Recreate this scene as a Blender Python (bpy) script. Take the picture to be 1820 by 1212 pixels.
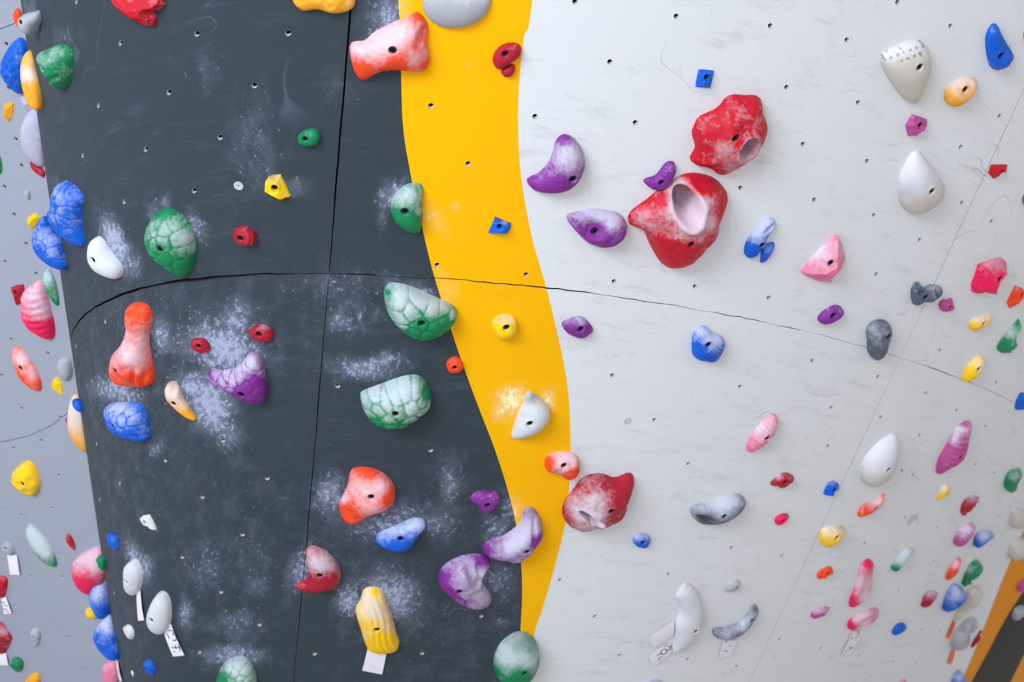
import bpy, bmesh, math, random
import numpy as np
from mathutils import Vector, Matrix
from mathutils.geometry import delaunay_2d_cdt
random.seed(7); RNG=np.random.default_rng(7)
for o in list(bpy.data.objects): bpy.data.objects.remove(o)
SC=bpy.context.scene; COL=SC.collection
# ------------------------------------------------------------------ camera, world, light, exposure
F=2528.; CX=910.; CY=606.
PRM=[0.268136, -0.001658, 3.176122, 0.150155, -0.017537, 0.041209, 0.23531, -1.156645, -0.065807, 0.058848, 1.89983, 0.545505, -1.329322, 0.162364, 0.337412]
AL,RO,D0,KO,MO,PH1,SX,SY,M2=PRM[:9]; QC=PRM[9:]
GZ=1.55                                   # eye height above the mats
_f=np.array([0,math.cos(AL),math.sin(AL)]); _u=np.array([0,-math.sin(AL),math.cos(AL)]); _r=np.array([1.,0,0])
CR=_r*math.cos(RO)+_u*math.sin(RO); CU=-_r*math.sin(RO)+_u*math.cos(RO); CF=_f
CAM=np.array([0,0,GZ])
cam=bpy.data.cameras.new('camera'); co=bpy.data.objects.new('camera',cam); COL.objects.link(co)
cam.sensor_width=36; cam.lens=F/1820*36; cam.clip_start=.05; cam.clip_end=100
M=Matrix([[CR[i],CU[i],-CF[i],CAM[i]] for i in range(3)]+[[0,0,0,1]])
co.matrix_world=M
cam.dof.use_dof=True; cam.dof.focus_distance=3.0; cam.dof.aperture_fstop=4.6
SC.camera=co
W=bpy.data.worlds.new('hall_daylight'); SC.world=W; W.use_nodes=True
W.node_tree.nodes['Background'].inputs[0].default_value=(.96,.965,.985,1)
W.node_tree.nodes['Background'].inputs[1].default_value=.74
def area(name,loc,tgt,size,power,col):
    l=bpy.data.lights.new(name,'AREA'); l.shape='RECTANGLE'; l.size,l.size_y=size; l.energy=power; l.color=col
    o=bpy.data.objects.new(name,l); COL.objects.link(o); o.location=loc
    o.rotation_euler=(Vector(tgt)-Vector(loc)).to_track_quat('-Z','Y').to_euler(); return o
area('window_light',(-3.4,-4.2,2.5),(0.0,3.0,2.2),(4.2,2.6),760,(.80,.90,1.0))
area('warm_bounce_fill',(4.4,-1.2,2.6),(2.0,3.8,2.2),(1.6,1.6),4,(1.0,.66,.42))  # added warm fill for the right side, stands in for bounce
vs=SC.view_settings; vs.view_transform='Standard'; vs.look='None'; vs.gamma=1; vs.exposure=-0.12; vs.use_curve_mapping=False
# ------------------------------------------------------------------ what hangs where
# views: (x0, y0, scale) of the enlargements the outlines were measured in
VW={'A':(0,0,4.04),'B':(0,280,4.04),'C':(0,480,4.04),'D':(0,740,4.04),'E':(0,912,4.04),'F':(280,280,4.04),'G':(280,560,4.04),
'H':(280,912,4.04),'I':(500,0,6.06),'J':(640,280,4.04),'K':(580,460,3.7875),'L':(560,780,4.04),'M':(740,780,4.04),'N':(560,1000,4.333),
'O':(740,0,6.06),'P':(840,500,4.04),'Q':(1100,140,3.367),'R':(900,200,4.04),'T':(1500,0,4.04),'U':(1400,220,3.564),'V':(1400,500,4.04),
'W':(1180,540,4.04),'X':(1000,820,3.0925),'Y':(1120,960,4.81),'Z':(1340,720,5.05),'a':(1560,720,5.05),'b':(1400,940,4.454),
'c':(1600,920,4.15),'d':(900,0,3.64),'e':(380,150,4.04),'f':(0,0,5.05),'g':(0,1000,5.717),'h':(1720,780,4.33),'i':(1660,1120,11.375),'j':(100,800,2.942),'k':(940,850,3.25),'p':(0,0,1)}
GRN='green';BLU='blue';PUR='purple';RED='red';ORG='orange';YEL='yellow';YOC='ochre';PNK='pink';MAG='magenta';HOT='hotpink';WHT='white';CRM='cream';GRY='grey';CRI='crimson';SAL='salmon';LAV='lavender';SIL='silver'
HOLDS=[
# label, view, outline, bolt, colour, style, height, chalk, options
# ---- dark field
("red hold with a faceted underside cut off by the top edge, over the dark paint","A",[(775,-60),(800,10),(850,70),(930,130),(1030,180),(1125,188),(1135,90),(1190,30),(1200,-60)],None,RED,'facet',.5,.15,{}),
("yellow lumpy hold cut off by the top edge above the dark wall","I",[(90,-160),(115,0),(160,60),(240,118),(330,98),(420,100),(500,128),(620,135),(720,115),(790,70),(805,0),(800,-160)],None,YOC,'lump',.45,.3,{}),
("orange and white bone-shaped hold bridging the dark and yellow paint","I",[(735,470),(790,435),(900,430),(960,360),(1100,290),(1260,205),(1340,190),(1450,105),(1520,160),(1575,240),(1590,330),(1560,420),(1590,520),(1600,640),(1580,740),(1500,770),(1380,750),(1270,738),(1150,740),(1040,770),(960,820),(920,855),(850,850),(790,790),(750,650),(730,540)],(1200,540),ORG,'smooth',.42,.75,dict(blobs=[(1000,480,260,.9),(1200,400,200,.9),(1460,640,110,.9),(850,520,100,.6)],nochalk=[(850,760,120),(1250,690,160),(1480,170,80),(1570,700,70)],pits=[(1520,400,55,95,20,.55),(1130,320,220,40,-28,.25)])),
("round dark green knob hold near the left edge of the dark wall","A",[(262,440),(290,370),(380,340),(440,305),(500,330),(535,390),(530,480),(520,560),(480,635),(420,635),(350,605),(295,545),(265,490)],(305,492),GRN,'lump',.6,.35,dict(blobs=[(310,420,60,.6)],pits=[(430,480,50,45,0,.3),(480,420,35,25,0,.3),(400,560,90,20,-20,.25)])),
("small grey cone-shaped hold beside the top left corner","A",[(128,175),(150,115),(200,88),(250,82),(290,66),(303,95),(300,145),(262,185),(230,250),(180,240),(140,215)],(140,160),SIL,'smooth',.7,.2,dict(edge=1)),
("yellow pod-shaped hold with a white oval face on the column edge","A",[(215,348),(170,400),(145,480),(150,570),(170,670),(205,750),(250,790),(292,790),(298,700),(296,590),(262,480),(260,430),(235,380)],None,YOC,'smooth',.45,.4,dict(blobs=[(200,540,50,1.2)],edge=1)),
("small plain green hold on the upper dark wall","e",[(598,380),(620,345),(670,318),(720,312),(762,335),(770,385),(745,425),(690,448),(640,445),(605,415)],(650,392),GRN,'smooth',.55,.12,{}),
("small yellow faceted hold with a smudged top on the upper dark wall","e",[(368,700),(395,660),(425,648),(482,645),(520,720),(555,800),(515,812),(478,828),(430,805),(364,768)],(432,750),YEL,'facet',.5,.25,dict(soot_shade=[(425,668,35,.9)])),
("small crimson round hold right of the big green scaly one","e",[(140,1050),(170,1018),(225,1012),(285,1035),(318,1085),(305,1135),(260,1158),(200,1160),(155,1130),(138,1090)],(188,1110),CRI,'ring',.6,.15,{}),
("green hold with a deep cleft at its top right, on the dark and yellow border","J",[(215,350),(235,280),(290,215),(360,178),(420,175),(452,200),(455,250),(440,300),(450,360),(452,420),(440,480),(440,520),(400,545),(340,530),(270,480),(225,410)],(322,388),GRN,'smooth',.5,.6,dict(pits=[(425,215,22,60,-20,.5),(450,400,16,110,4,.5)],blobs=[(300,290,90,.8),(430,380,30,.9)],nochalk=[(370,500,80),(310,440,60)])),
("green scaly hold shaped like a turtle shell on the left dark wall","p",[(257,415),(268,388),(290,368),(305,367),(330,385),(345,405),(350,445),(345,470),(335,490),(322,493),(300,480),(275,462),(260,442)],(283,443),GRN,'scale',.45,.5,dict(blobs=[(310,415,25,.8),(330,430,18,.8),(272,425,12,.7)],nochalk=[(320,480,22),(295,375,15)])),
("big blue scaly hold, upper one of the pair near the left edge","B",[(345,350),(365,280),(410,200),(465,152),(520,180),(575,230),(612,290),(600,340),(590,400),(592,500),(615,600),(610,645),(560,635),(480,595),(440,560),(390,520),(350,470),(330,380)],(355,432),BLU,'scale',.42,.4,dict(blobs=[(380,250,60,.6),(400,400,60,.5)])),
("big blue scaly hold, lower one of the pair near the left edge","B",[(330,400),(285,450),(240,530),(228,590),(245,670),(300,740),(370,785),(440,808),(485,805),(488,740),(465,660),(460,590),(430,560),(380,510),(345,460)],None,BLU,'scale',.45,.4,dict(blobs=[(300,590,70,.7),(380,680,50,.6)],edge=1)),
("white smooth hold beneath the blue scaly pair, chalk spray beside it","B",[(622,680),(640,620),(680,570),(720,560),(750,590),(790,660),(850,730),(885,780),(888,830),(870,865),(810,868),(730,850),(665,800),(630,740)],(662,740),WHT,'smooth',.5,.3,dict(pits=[(775,640,18,80,-38,.3)])),
("tall orange drumstick-shaped hold with chalked middle","C",[(915,260),(950,230),(1010,225),(1060,240),(1095,290),(1103,370),(1080,440),(1075,520),(1090,610),(1110,700),(1118,780),(1100,820),(1040,830),(960,832),(870,832),(810,790),(780,720),(785,660),(820,590),(870,530),(895,460),(905,360)],(830,722),ORG,'lump',.5,.7,dict(pits=[(1045,680,12,70,-20,.25),(950,780,10,70,5,.3),(1010,800,10,60,10,.25)],blobs=[(900,600,120,.9),(1000,500,80,.5),(960,700,90,.6)],nochalk=[(1000,280,90),(1090,760,60),(940,810,90)])),
("blue scaly hold with a flat chalky top, low on the left dark wall","C",[(742,1010),(770,965),(820,948),(920,948),(1000,945),(1030,965),(1060,1030),(1075,1100),(1088,1170),(1080,1222),(1000,1225),(900,1210),(820,1190),(770,1120),(748,1060)],(808,1115),BLU,'scale',.5,.4,dict(blobs=[(850,1000,100,1.0),(900,1080,50,.5)])),
("small dark red hold, left of the two above the purple horned hold","G",[(236,195),(255,165),(310,160),(350,172),(380,210),(388,250),(350,268),(300,274),(255,245),(240,220)],(292,228),CRI,'smooth',.5,.1,{}),
("small dark red eye-shaped hold, right of the two above the purple horned hold","G",[(642,118),(680,85),(735,58),(785,72),(843,118),(830,165),(780,192),(725,190),(680,160)],(725,143),CRI,'smooth',.5,.15,dict(blobs=[(780,80,40,.5)])),
("purple horned hold with cracked scales and chalky upper curve","G",[(360,420),(375,385),(420,378),(465,395),(530,380),(600,345),(640,290),(670,260),(705,256),(745,290),(770,350),(775,420),(795,480),(790,560),(770,610),(720,638),(650,630),(580,600),(500,548),(430,520),(385,480)],(600,570),PUR,'scale',.5,.5,dict(blobs=[(500,440,110,1.0),(650,330,80,.8),(720,400,50,.5)],nochalk=[(760,540,70),(640,600,90),(370,410,25)])),
("yellow and white claw-shaped hold pointing down to the right","G",[(50,560),(60,500),(95,468),(135,475),(160,510),(175,570),(210,630),(250,690),(285,735),(280,762),(220,745),(150,700),(95,650),(60,610)],(110,640),YOC,'smooth',.5,.75,dict(pits=[(120,530,28,45,0,.3)],blobs=[(120,560,70,1.0),(180,640,50,.7)],nochalk=[(220,735,50)],soot_shade=[(105,490,30,.7)])),
("small orange round hold at the edge of the yellow stripe","K",[(803,715),(820,672),(865,650),(905,668),(928,720),(910,760),(865,773),(820,760)],(866,735),ORG,'smooth',.55,.08,{}),
("green and white scaly hold straddling dark and yellow, bolt in its lower half","K",[(382,210),(410,165),(450,155),(540,170),(650,215),(760,265),(850,305),(885,345),(880,390),(845,450),(790,500),(700,540),(640,545),(560,520),(480,450),(415,360),(388,280)],(640,432),GRN,'scale',.5,.7,dict(blobs=[(600,260,150,1.1),(750,320,100,.9),(500,400,80,.7),(480,220,60,.5)],nochalk=[(410,220,45),(700,510,130)])),
("green and white scaly hold with a straight sloping top edge, below the other","K",[(222,910),(240,885),(340,850),(450,808),(540,780),(610,775),(660,805),(700,870),(712,940),(690,1000),(620,1070),(540,1120),(450,1143),(360,1130),(290,1070),(240,990)],(465,1042),GRN,'scale',.5,.75,dict(blobs=[(400,930,170,1.1),(600,990,90,.8),(480,850,90,.8)],nochalk=[(680,900,60),(330,1110,60)])),
("orange and white blotched hold with a waisted outline on the lower dark wall","L",[(245,240),(275,205),(340,196),(420,208),(500,245),(555,300),(580,370),(575,430),(540,480),(490,515),(430,530),(380,555),(320,600),(270,608),(210,580),(175,520),(170,460),(200,400),(235,330)],(403,425),ORG,'lump',.42,.8,dict(pits=[(320,340,80,90,0,.22),(250,400,25,110,20,.25),(440,560,120,30,-30,.3),(235,530,40,35,0,.2)],blobs=[(310,350,90,.9),(200,430,40,1.2),(470,350,60,.7),(400,500,110,.7)],nochalk=[(235,530,50),(360,225,100),(540,420,50)])),
("blue and white wedge hold below the orange blotched one","L",[(430,700),(460,665),(530,640),(620,600),(690,565),(740,562),(795,580),(798,620),(760,670),(720,730),(680,790),(630,808),(570,808),(500,785),(440,745)],(615,718),BLU,'smooth',.5,.6,dict(blobs=[(550,660,110,1.0),(740,600,60,1.0)],nochalk=[(600,780,90)])),
("red crescent-shaped hold with a pointed lower left tip on the dark wall","j",[(1300,520),(1325,495),(1365,500),(1420,530),(1465,575),(1490,625),(1488,680),(1455,718),(1400,738),(1330,740),(1270,725),(1238,706),(1262,692),(1310,668),(1322,640),(1312,590)],(1378,657),CRI,'smooth',.5,.65,dict(blobs=[(1390,600,80,.9),(1270,702,30,.5)],nochalk=[(1380,730,90)])),
("yellow ridged hold like a bunch of bananas with a blank white tag beneath","N",[(360,225),(390,185),(450,182),(510,195),(540,240),(550,300),(580,380),(610,470),(635,560),(655,600),(635,660),(600,690),(540,695),(480,698),(430,680),(395,640),(365,560),(340,470),(315,400),(308,335),(345,290)],(478,518),YEL,'ridgev',.45,.65,dict(blobs=[(440,340,120,.9),(560,500,50,.7),(400,560,50,.6)],nochalk=[(500,650,110),(460,230,40)])),
("small purple ridged hold above the pair of purple kidney-shaped holds","M",[(375,435),(395,395),(440,370),(500,362),(560,370),(600,395),(607,430),(580,465),(565,500),(520,525),(480,520),(440,495),(430,465)],(515,485),PUR,'ring',.55,.15,{}),
("purple and white banana-shaped hold curving up the yellow stripe","M",[(465,770),(490,735),(560,710),(630,690),(700,640),(745,590),(760,520),(790,482),(835,482),(870,520),(895,580),(908,640),(900,710),(860,780),(800,840),(740,875),(680,888),(600,868),(530,850),(480,815)],(800,820),PUR,'lump',.5,.75,dict(pits=[(690,730,60,16,-25,.25),(820,520,40,45,0,.2),(845,680,14,110,8,.2),(620,790,14,60,5,.15)],blobs=[(680,790,110,1.1),(800,620,90,.8),(740,700,90,.8)],nochalk=[(490,790,35),(880,740,50)],soot_shade=[(810,520,50,.5)])),
("purple and white heart-shaped hold below the purple banana-shaped one","M",[(155,980),(180,920),(240,870),(330,832),(430,820),(500,830),(535,870),(520,915),(490,950),(478,1000),(490,1050),(520,1090),(540,1140),(530,1190),(480,1218),(400,1220),(320,1190),(250,1135),(190,1080),(155,1030)],(310,1090),PUR,'lump',.45,.7,dict(pits=[(390,980,28,90,-15,.3),(455,930,30,40,0,.35),(445,1035,30,45,15,.35),(320,1150,120,14,30,.25),(470,1085,70,14,5,.2)],blobs=[(440,1130,100,1.1),(330,970,90,.5),(460,990,50,.7)],nochalk=[(190,1000,50),(500,850,60),(230,1120,40)])),
("green and white egg-shaped hold with a smudged grey top at the bottom of the yellow stripe","N",[(1370,790),(1380,710),(1420,620),(1480,560),(1560,522),(1640,530),(1700,590),(1728,680),(1720,790),(1690,880),(1640,930),(1560,950),(1460,940),(1400,890)],(1615,853),GRN,'smooth',.45,.8,dict(blobs=[(1500,750,110,1.1),(1660,780,60,.9),(1440,660,50,.8)],nochalk=[(1390,840,40),(1560,920,100)],soot_shade=[(1570,600,90,.6)])),
("green and white hold cut off by the bottom edge of the dark wall","H",[(418,1220),(430,1150),(480,1070),(540,1030),(600,1020),(650,1040),(690,1100),(712,1170),(718,1260),(600,1300),(450,1290)],None,GRN,'scale',.45,.7,dict(blobs=[(580,1080,90,.9),(620,1180,80,.9)],soot_shade=[(580,1050,50,.5)],nochalk=[(450,1190,40)])),
("tiny white pointed shard hold on the lower left dark wall","E",[(1005,35),(1030,15),(1075,8),(1100,50),(1135,130),(1080,112),(1030,85),(1010,60)],(1035,68),WHT,'facet',.4,.3,{}),
("small blue hold near the dark wall's left edge, left of the tiny white shard","E",[(765,190),(775,150),(805,128),(830,150),(850,190),(860,240),(850,268),(820,262),(785,235)],None,BLU,'smooth',.5,.1,{}),
("white spoon-shaped hold, upper left of the two tagged ones low on the dark wall","j",[(345,650),(360,610),(390,575),(412,562),(435,580),(450,620),(455,670),(445,720),(425,755),(390,760),(360,735),(345,700)],(365,690),WHT,'smooth',.5,.3,dict(soot_shade=[(410,590,20,.3)])),
("white spoon-shaped hold, lower right of the two tagged ones low on the dark wall","j",[(470,870),(490,820),(515,770),(540,735),(570,733),(598,770),(607,830),(605,890),(585,940),(545,965),(500,950),(475,915)],(495,892),WHT,'smooth',.5,.3,dict(soot_shade=[(560,760,30,.35)])),
("small white chip hold below the two white spoon-shaped holds","j",[(346,930),(365,912),(385,908),(405,935),(412,970),(400,995),(375,980),(355,955)],None,WHT,'lump',.4,.3,{}),
("tiny white chip hold near the bottom left of the dark wall","j",[(388,1155),(396,1148),(408,1170),(404,1187),(394,1178)],None,WHT,'smooth',.4,.2,{}),
("small blue hold at the bottom left of the dark wall","E",[(1030,1080),(1050,1050),(1080,1043),(1110,1075),(1125,1120),(1115,1160),(1085,1165),(1045,1145),(1030,1110)],(1048,1125),BLU,'smooth',.5,.1,{}),
("blue and white hold on the column edge, upper one of the lower left pair","E",[(640,580),(665,530),(710,480),(755,455),(770,520),(778,600),(775,680),(750,750),(720,770),(680,730),(645,660)],None,BLU,'lump',.5,.5,dict(blobs=[(700,580,70,1.0)],edge=1)),
("blue and white hold on the column edge, lower one of the lower left pair","E",[(668,880),(680,830),(730,780),(770,720),(795,700),(820,780),(840,880),(850,980),(842,1060),(800,1060),(740,1020),(700,960),(672,920)],None,BLU,'lump',.45,.5,dict(blobs=[(740,800,70,1.0),(790,750,40,.9)],edge=1)),
("small blue knob hold sitting on the corner beside a cream ridged hold","C",[(515,955),(525,925),(550,920),(580,935),(598,980),(600,1020),(570,1022),(535,1000)],None,BLU,'smooth',.6,.05,dict(edge=1)),
# ---- yellow stripe
("grey dome-shaped hold cut off by the top edge over the yellow stripe","O",[(60,-80),(68,60),(75,110),(110,180),(170,235),(260,280),(380,295),(500,285),(620,250),(720,180),(780,100),(810,0),(815,-80)],None,SIL,'smooth',.3,.15,{}),
("crimson hold with a small pebble lobe below it, upper yellow stripe","O",[(818,640),(835,570),(880,505),(960,462),(1050,453),(1115,475),(1135,530),(1115,600),(1060,650),(1000,680),(940,730),(880,745),(835,710)],(958,582),CRI,'smooth',.5,.08,{}),
("little crimson pebble hold tucked under a bigger crimson one","O",[(905,770),(930,730),(980,700),(1030,680),(1070,710),(1060,760),(1030,815),(980,832),(930,815)],None,CRI,'smooth',.5,.05,{}),
("small blue four-cornered hold in the middle of the yellow stripe","J",[(970,422),(1010,440),(1085,470),(1078,510),(1058,546),(990,544),(918,542),(945,480)],(1002,497),BLU,'facet',.5,.15,dict(blobs=[(1040,465,25,.7)])),
("yellow round knob hold with small dimples, lower yellow stripe","P",[(132,310),(150,260),(195,235),(245,230),(295,245),(322,290),(320,340),(300,390),(250,418),(200,418),(160,385),(150,350)],(245,337),YEL,'smooth',.5,.3,dict(pits=[(195,272,30,22,-15,.35),(265,255,25,15,10,.3)],soot_shade=[(200,270,35,.5)],blobs=[(230,245,60,.6)])),
("white grey-topped half-round hold with chalk spray, lower yellow stripe","P",[(375,800),(400,780),(450,800),(510,850),(550,905),(555,960),(530,1020),(480,1075),(400,1110),(320,1127),(270,1118),(285,1060),(310,980),(345,900),(370,850)],(415,1027),WHT,'smooth',.5,.4,dict(soot_shade=[(425,840,45,.9)])),
("orange and white hold on the yellow stripe's right edge, above the dark red jug","M",[(918,160),(935,120),(990,90),(1060,85),(1120,92),(1160,120),(1170,170),(1175,220),(1150,270),(1100,298),(1050,270),(1000,245),(945,230),(920,200)],(1060,192),ORG,'lump',.5,.7,dict(blobs=[(1080,140,80,1.0),(1030,210,50,.6)],nochalk=[(940,170,45),(1130,260,40)])),
# ---- pale field
("small blue cube-like hold near the top of the pale wall","d",[(1242,448),(1290,450),(1342,456),(1335,500),(1318,568),(1270,566),(1222,560),(1232,500)],(1297,502),BLU,'facet',.4,.05,{}),
("purple and white crescent hold beside the yellow stripe","R",[(137,490),(160,460),(230,430),(290,370),(330,290),(350,200),(390,155),(440,150),(500,195),(545,265),(567,350),(550,440),(500,520),(430,565),(350,578),(260,572),(180,545)],(478,480),PUR,'smooth',.5,.6,dict(blobs=[(440,340,120,1.0),(260,450,70,.7)],nochalk=[(330,540,130),(400,190,60)])),
("purple and white hooded hold touching the big red jug's left tip","R",[(425,740),(450,718),(500,712),(560,690),(630,683),(720,700),(800,715),(850,760),(868,820),(850,890),(800,940),(730,970),(650,965),(570,920),(500,850),(445,790)],(645,878),PUR,'lump',.5,.6,dict(pits=[(650,850,75,60,0,.45),(500,800,12,90,-50,.2)],blobs=[(640,740,130,1.0),(780,800,60,.8)],nochalk=[(620,920,120),(650,850,50)])),
("small bright purple hold perched on top of the big red jug","Q",[(138,608),(165,590),(210,580),(245,545),(275,500),(310,488),(335,498),(340,540),(330,590),(300,635),(260,662),(215,665),(170,640)],(255,622),PUR,'ring',.5,.15,{}),
("large red wavy-edged hold with a bolt and a chalky pocket, upper pale wall","Q",[(430,325),(450,280),(465,230),(530,200),(600,160),(635,105),(690,88),(750,98),(810,92),(850,115),(858,150),(850,190),(880,240),(888,300),(870,370),(835,440),(780,500),(700,545),(640,575),(590,578),(560,545),(520,520),(470,518),(425,495),(418,460),(450,420),(445,370)],(695,352),RED,'ruffle',.36,.12,dict(blobs=[(650,450,80,.8),(760,350,40,.5),(680,540,40,.3)],pocket=(785,432,52,70,35))),
("largest red jug hold with an oval white-rimmed opening","Q",[(50,850),(60,800),(110,760),(180,710),(220,670),(300,620),(360,575),(430,558),(510,568),(580,595),(620,640),(660,700),(640,760),(612,830),(622,890),(590,950),(540,1010),(470,1080),(430,1115),(370,1133),(290,1128),(245,1100),(200,1020),(165,960),(145,910),(110,885),(65,885)],(430,985),RED,'ruffle',.4,.12,dict(blobs=[(450,880,110,1.2),(340,760,70,.7),(200,860,90,.5),(520,740,60,1.0),(340,930,80,.4),(560,880,40,.5)],nochalk=[(330,1060,120),(480,610,100)],pocket=(425,780,70,80,-5))),
("blue and white two-fingered hold right of the largest red jug","Q",[(745,1030),(755,980),(790,920),(840,860),(880,828),(925,828),(935,870),(920,900),(890,935),(935,925),(930,970),(890,1020),(850,1060),(790,1072),(752,1058)],(862,1000),BLU,'smooth',.5,.7,dict(pits=[(905,900,40,12,-35,.5)],blobs=[(830,930,70,1.2),(900,860,40,.9)],nochalk=[(800,1050,60),(910,960,30)])),
("pink diamond-cut hold with broad flat faces on the pale wall","U",[(82,930),(140,860),(210,780),(285,705),(318,704),(345,770),(360,850),(340,920),(285,1003),(190,992),(95,950)],(275,882),PNK,'facet',.5,.5,dict(blobs=[(200,830,80,1.0)])),
("purple hold lying on the horizontal joint of the pale wall","V",[(208,270),(225,235),(270,195),(340,162),(385,180),(403,215),(390,260),(350,290),(280,308),(230,300)],(333,253),PUR,'lump',.5,.12,{}),
("small purple eye-shaped hold right of the yellow stripe, under the joint","P",[(635,288),(680,272),(730,250),(780,245),(820,275),(875,345),(840,385),(800,410),(740,402),(680,370),(645,330)],(778,347),PUR,'lump',.5,.3,dict(blobs=[(770,265,50,.7)])),
("blue and white stratified hold in the centre of the pale wall","W",[(198,220),(235,180),(270,152),(305,155),(340,195),(400,215),(438,260),(430,320),(400,380),(360,418),(300,412),(230,388),(200,365),(198,290)],(322,297),BLU,'strata',.45,.6,dict(blobs=[(350,240,80,1.2),(260,200,40,.5)],nochalk=[(240,370,60)])),
("pale pink melon-slice hold on the middle pale wall","W",[(593,1000),(640,920),(700,850),(750,795),(795,780),(818,830),(815,890),(780,960),(720,1015),(660,1050),(600,1068),(592,1040)],(748,970),PNK,'ridge',.5,.5,dict(blobs=[(690,910,80,1.1)])),
("grey bean-shaped hold over the horizontal joint","V",[(556,350),(580,300),(630,272),(690,270),(730,300),(748,360),(745,430),(720,500),(680,550),(630,567),(590,540),(565,480),(568,420)],(730,402),GRY,'smooth',.6,.45,dict(blobs=[(640,400,60,.5)],soot_shade=[(660,300,50,.5)])),
("dark grey hold of two lobes right of the joint crossing","V",[(880,80),(890,30),(915,-5),(945,5),(965,40),(1010,20),(1060,20),(1105,40),(1118,80),(1090,120),(1030,155),(960,170),(900,172),(885,130)],(1010,130),GRY,'lump',.6,.35,dict(pits=[(960,70,16,80,-20,.5),(1020,90,90,12,-10,.3),(1085,100,12,50,10,.3)],blobs=[(1050,50,50,.5)])),
("small magenta star-shaped hold beside the two-lobed grey hold","V",[(1085,145),(1110,125),(1145,130),(1175,108),(1185,150),(1202,180),(1185,215),(1140,222),(1090,205),(1082,175)],(1168,187),MAG,'lump',.55,.08,{}),
("small magenta diamond-cut hold under the spotted grey wedge","T",[(438,900),(462,860),(485,818),(540,835),(592,855),(597,885),(575,945),(520,972),(458,975)],(547,902),MAG,'facet',.5,.08,{}),
("tan-grey shield-shaped hold with a spotted white top face","T",[(248,395),(330,350),(410,310),(500,275),(560,295),(600,345),(618,420),(610,540),(580,640),(545,710),(505,742),(450,730),(380,660),(310,560),(265,470)],(545,482),CRM,'smooth',.4,.1,dict(blobs=[(400,350,90,.9),(520,320,80,.9),(310,375,50,.8)],spots=1)),
("blue rough pointed hold near the top right corner","T",[(1010,290),(1025,220),(1060,165),(1095,165),(1110,215),(1150,290),(1190,350),(1217,405),(1195,450),(1140,490),(1085,503),(1045,480),(1022,400)],(1133,405),BLU,'lump',.5,.05,dict(edge=0)),
("yellow and white doughnut-like hold near the top right","T",[(712,680),(730,620),(790,580),(860,552),(920,548),(952,575),(955,620),(930,680),(880,735),(810,768),(750,755),(718,725)],(888,655),YOC,'smooth',.5,.5,dict(pits=[(885,655,45,60,20,.25)],blobs=[(830,600,90,1.1)])),
("small red faceted hold near the right edge, upper wall","U",[(1268,310),(1285,258),(1340,256),(1392,258),(1385,300),(1345,328),(1300,348)],(1358,307),RED,'facet',.5,.05,{}),
("white shark-fin hold with a brownish lower rim, right pale wall","U",[(690,420),(705,330),(745,240),(785,180),(818,160),(860,200),(920,280),(970,350),(992,410),(985,470),(940,520),(870,560),(795,572),(730,540),(700,490)],(915,428),CRM,'smooth',.42,.5,dict(blobs=[(830,300,150,1.2),(760,380,80,.9)],soot_shade=[(760,430,70,.3)])),
("hot pink block hold with a scraped lilac top, right side","U",[(1160,1015),(1180,960),(1205,885),(1280,862),(1340,843),(1380,870),(1385,930),(1370,1010),(1330,1065),(1250,1068),(1165,1062)],(1340,983),HOT,'facet',.55,.2,dict(blobs=[(1310,885,60,.7)],soot_shade=[(1320,885,50,.4)])),
("orange-red hold at the right edge beside the hot pink block","V",[(1570,150),(1600,90),(1630,28),(1680,45),(1705,70),(1700,120),(1660,160),(1590,195)],(1680,100),ORG,'facet',.5,.2,{}),
("small yellow hold with a white top below the hot pink block","V",[(1300,300),(1325,260),(1380,250),(1465,235),(1470,265),(1440,310),(1390,345),(1335,362),(1305,335)],(1402,297),YEL,'lump',.5,.4,dict(blobs=[(1390,260,55,1.1)])),
("green and white arrowhead hold at the right edge","V",[(1500,465),(1540,400),(1600,330),(1655,265),(1675,320),(1660,400),(1650,460),(1605,515),(1530,510),(1502,490)],None,GRN,'facet',.5,.3,dict(blobs=[(1610,380,50,.9)])),
("yellow leaf-shaped hold with a white ringed bolt, on the joint at right","V",[(1252,690),(1265,640),(1300,585),(1350,540),(1395,525),(1418,570),(1405,630),(1370,680),(1320,710),(1255,720)],(1375,632),YEL,'smooth',.5,.3,dict(blobs=[(1380,620,38,1.1),(1400,560,30,.6)])),
("blue hold cut by the right edge under the joint","V",[(1628,900),(1640,850),(1665,800),(1710,795),(1760,830),(1740,900),(1690,922),(1635,920)],None,BLU,'facet',.5,.15,{}),
("dark hold fragment at the right edge, upper wall","p",[(1816,352),(1820,344),(1834,346),(1838,360),(1828,368),(1818,364)],None,GRY,'smooth',.5,.0,{}),
("red hold sliver at the top right edge","p",[(1818,60),(1822,52),(1836,55),(1836,76),(1822,78)],None,RED,'smooth',.5,.0,{}),
("mauve ridged hold with chalk patches, lower right wall","a",[(518,600),(525,540),(545,460),(600,380),(640,290),(690,210),(740,165),(825,118),(840,180),(835,270),(810,370),(790,440),(740,520),(680,550),(600,600),(550,632)],(742,475),MAG,'ridge',.45,.4,dict(blobs=[(720,240,45,1.0),(690,310,45,1.0),(790,230,40,.9)])),
("white teardrop hold with a bolt low on its right, lower right wall","Z",[(942,620),(960,530),(1010,440),(1100,340),(1180,280),(1260,240),(1285,290),(1300,400),(1295,500),(1270,600),(1210,680),(1120,730),(1040,730),(975,690)],(1213,580),CRM,'smooth',.42,.8,dict(blobs=[(1130,450,220,1.2)])),
("dark red lumpy hold on the lower pale wall","Z",[(145,700),(165,670),(215,630),(260,600),(320,608),(370,650),(340,690),(290,730),(235,748),(195,720),(150,722)],(278,690),CRI,'lump',.5,.2,dict(blobs=[(220,640,35,.8)])),
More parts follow.
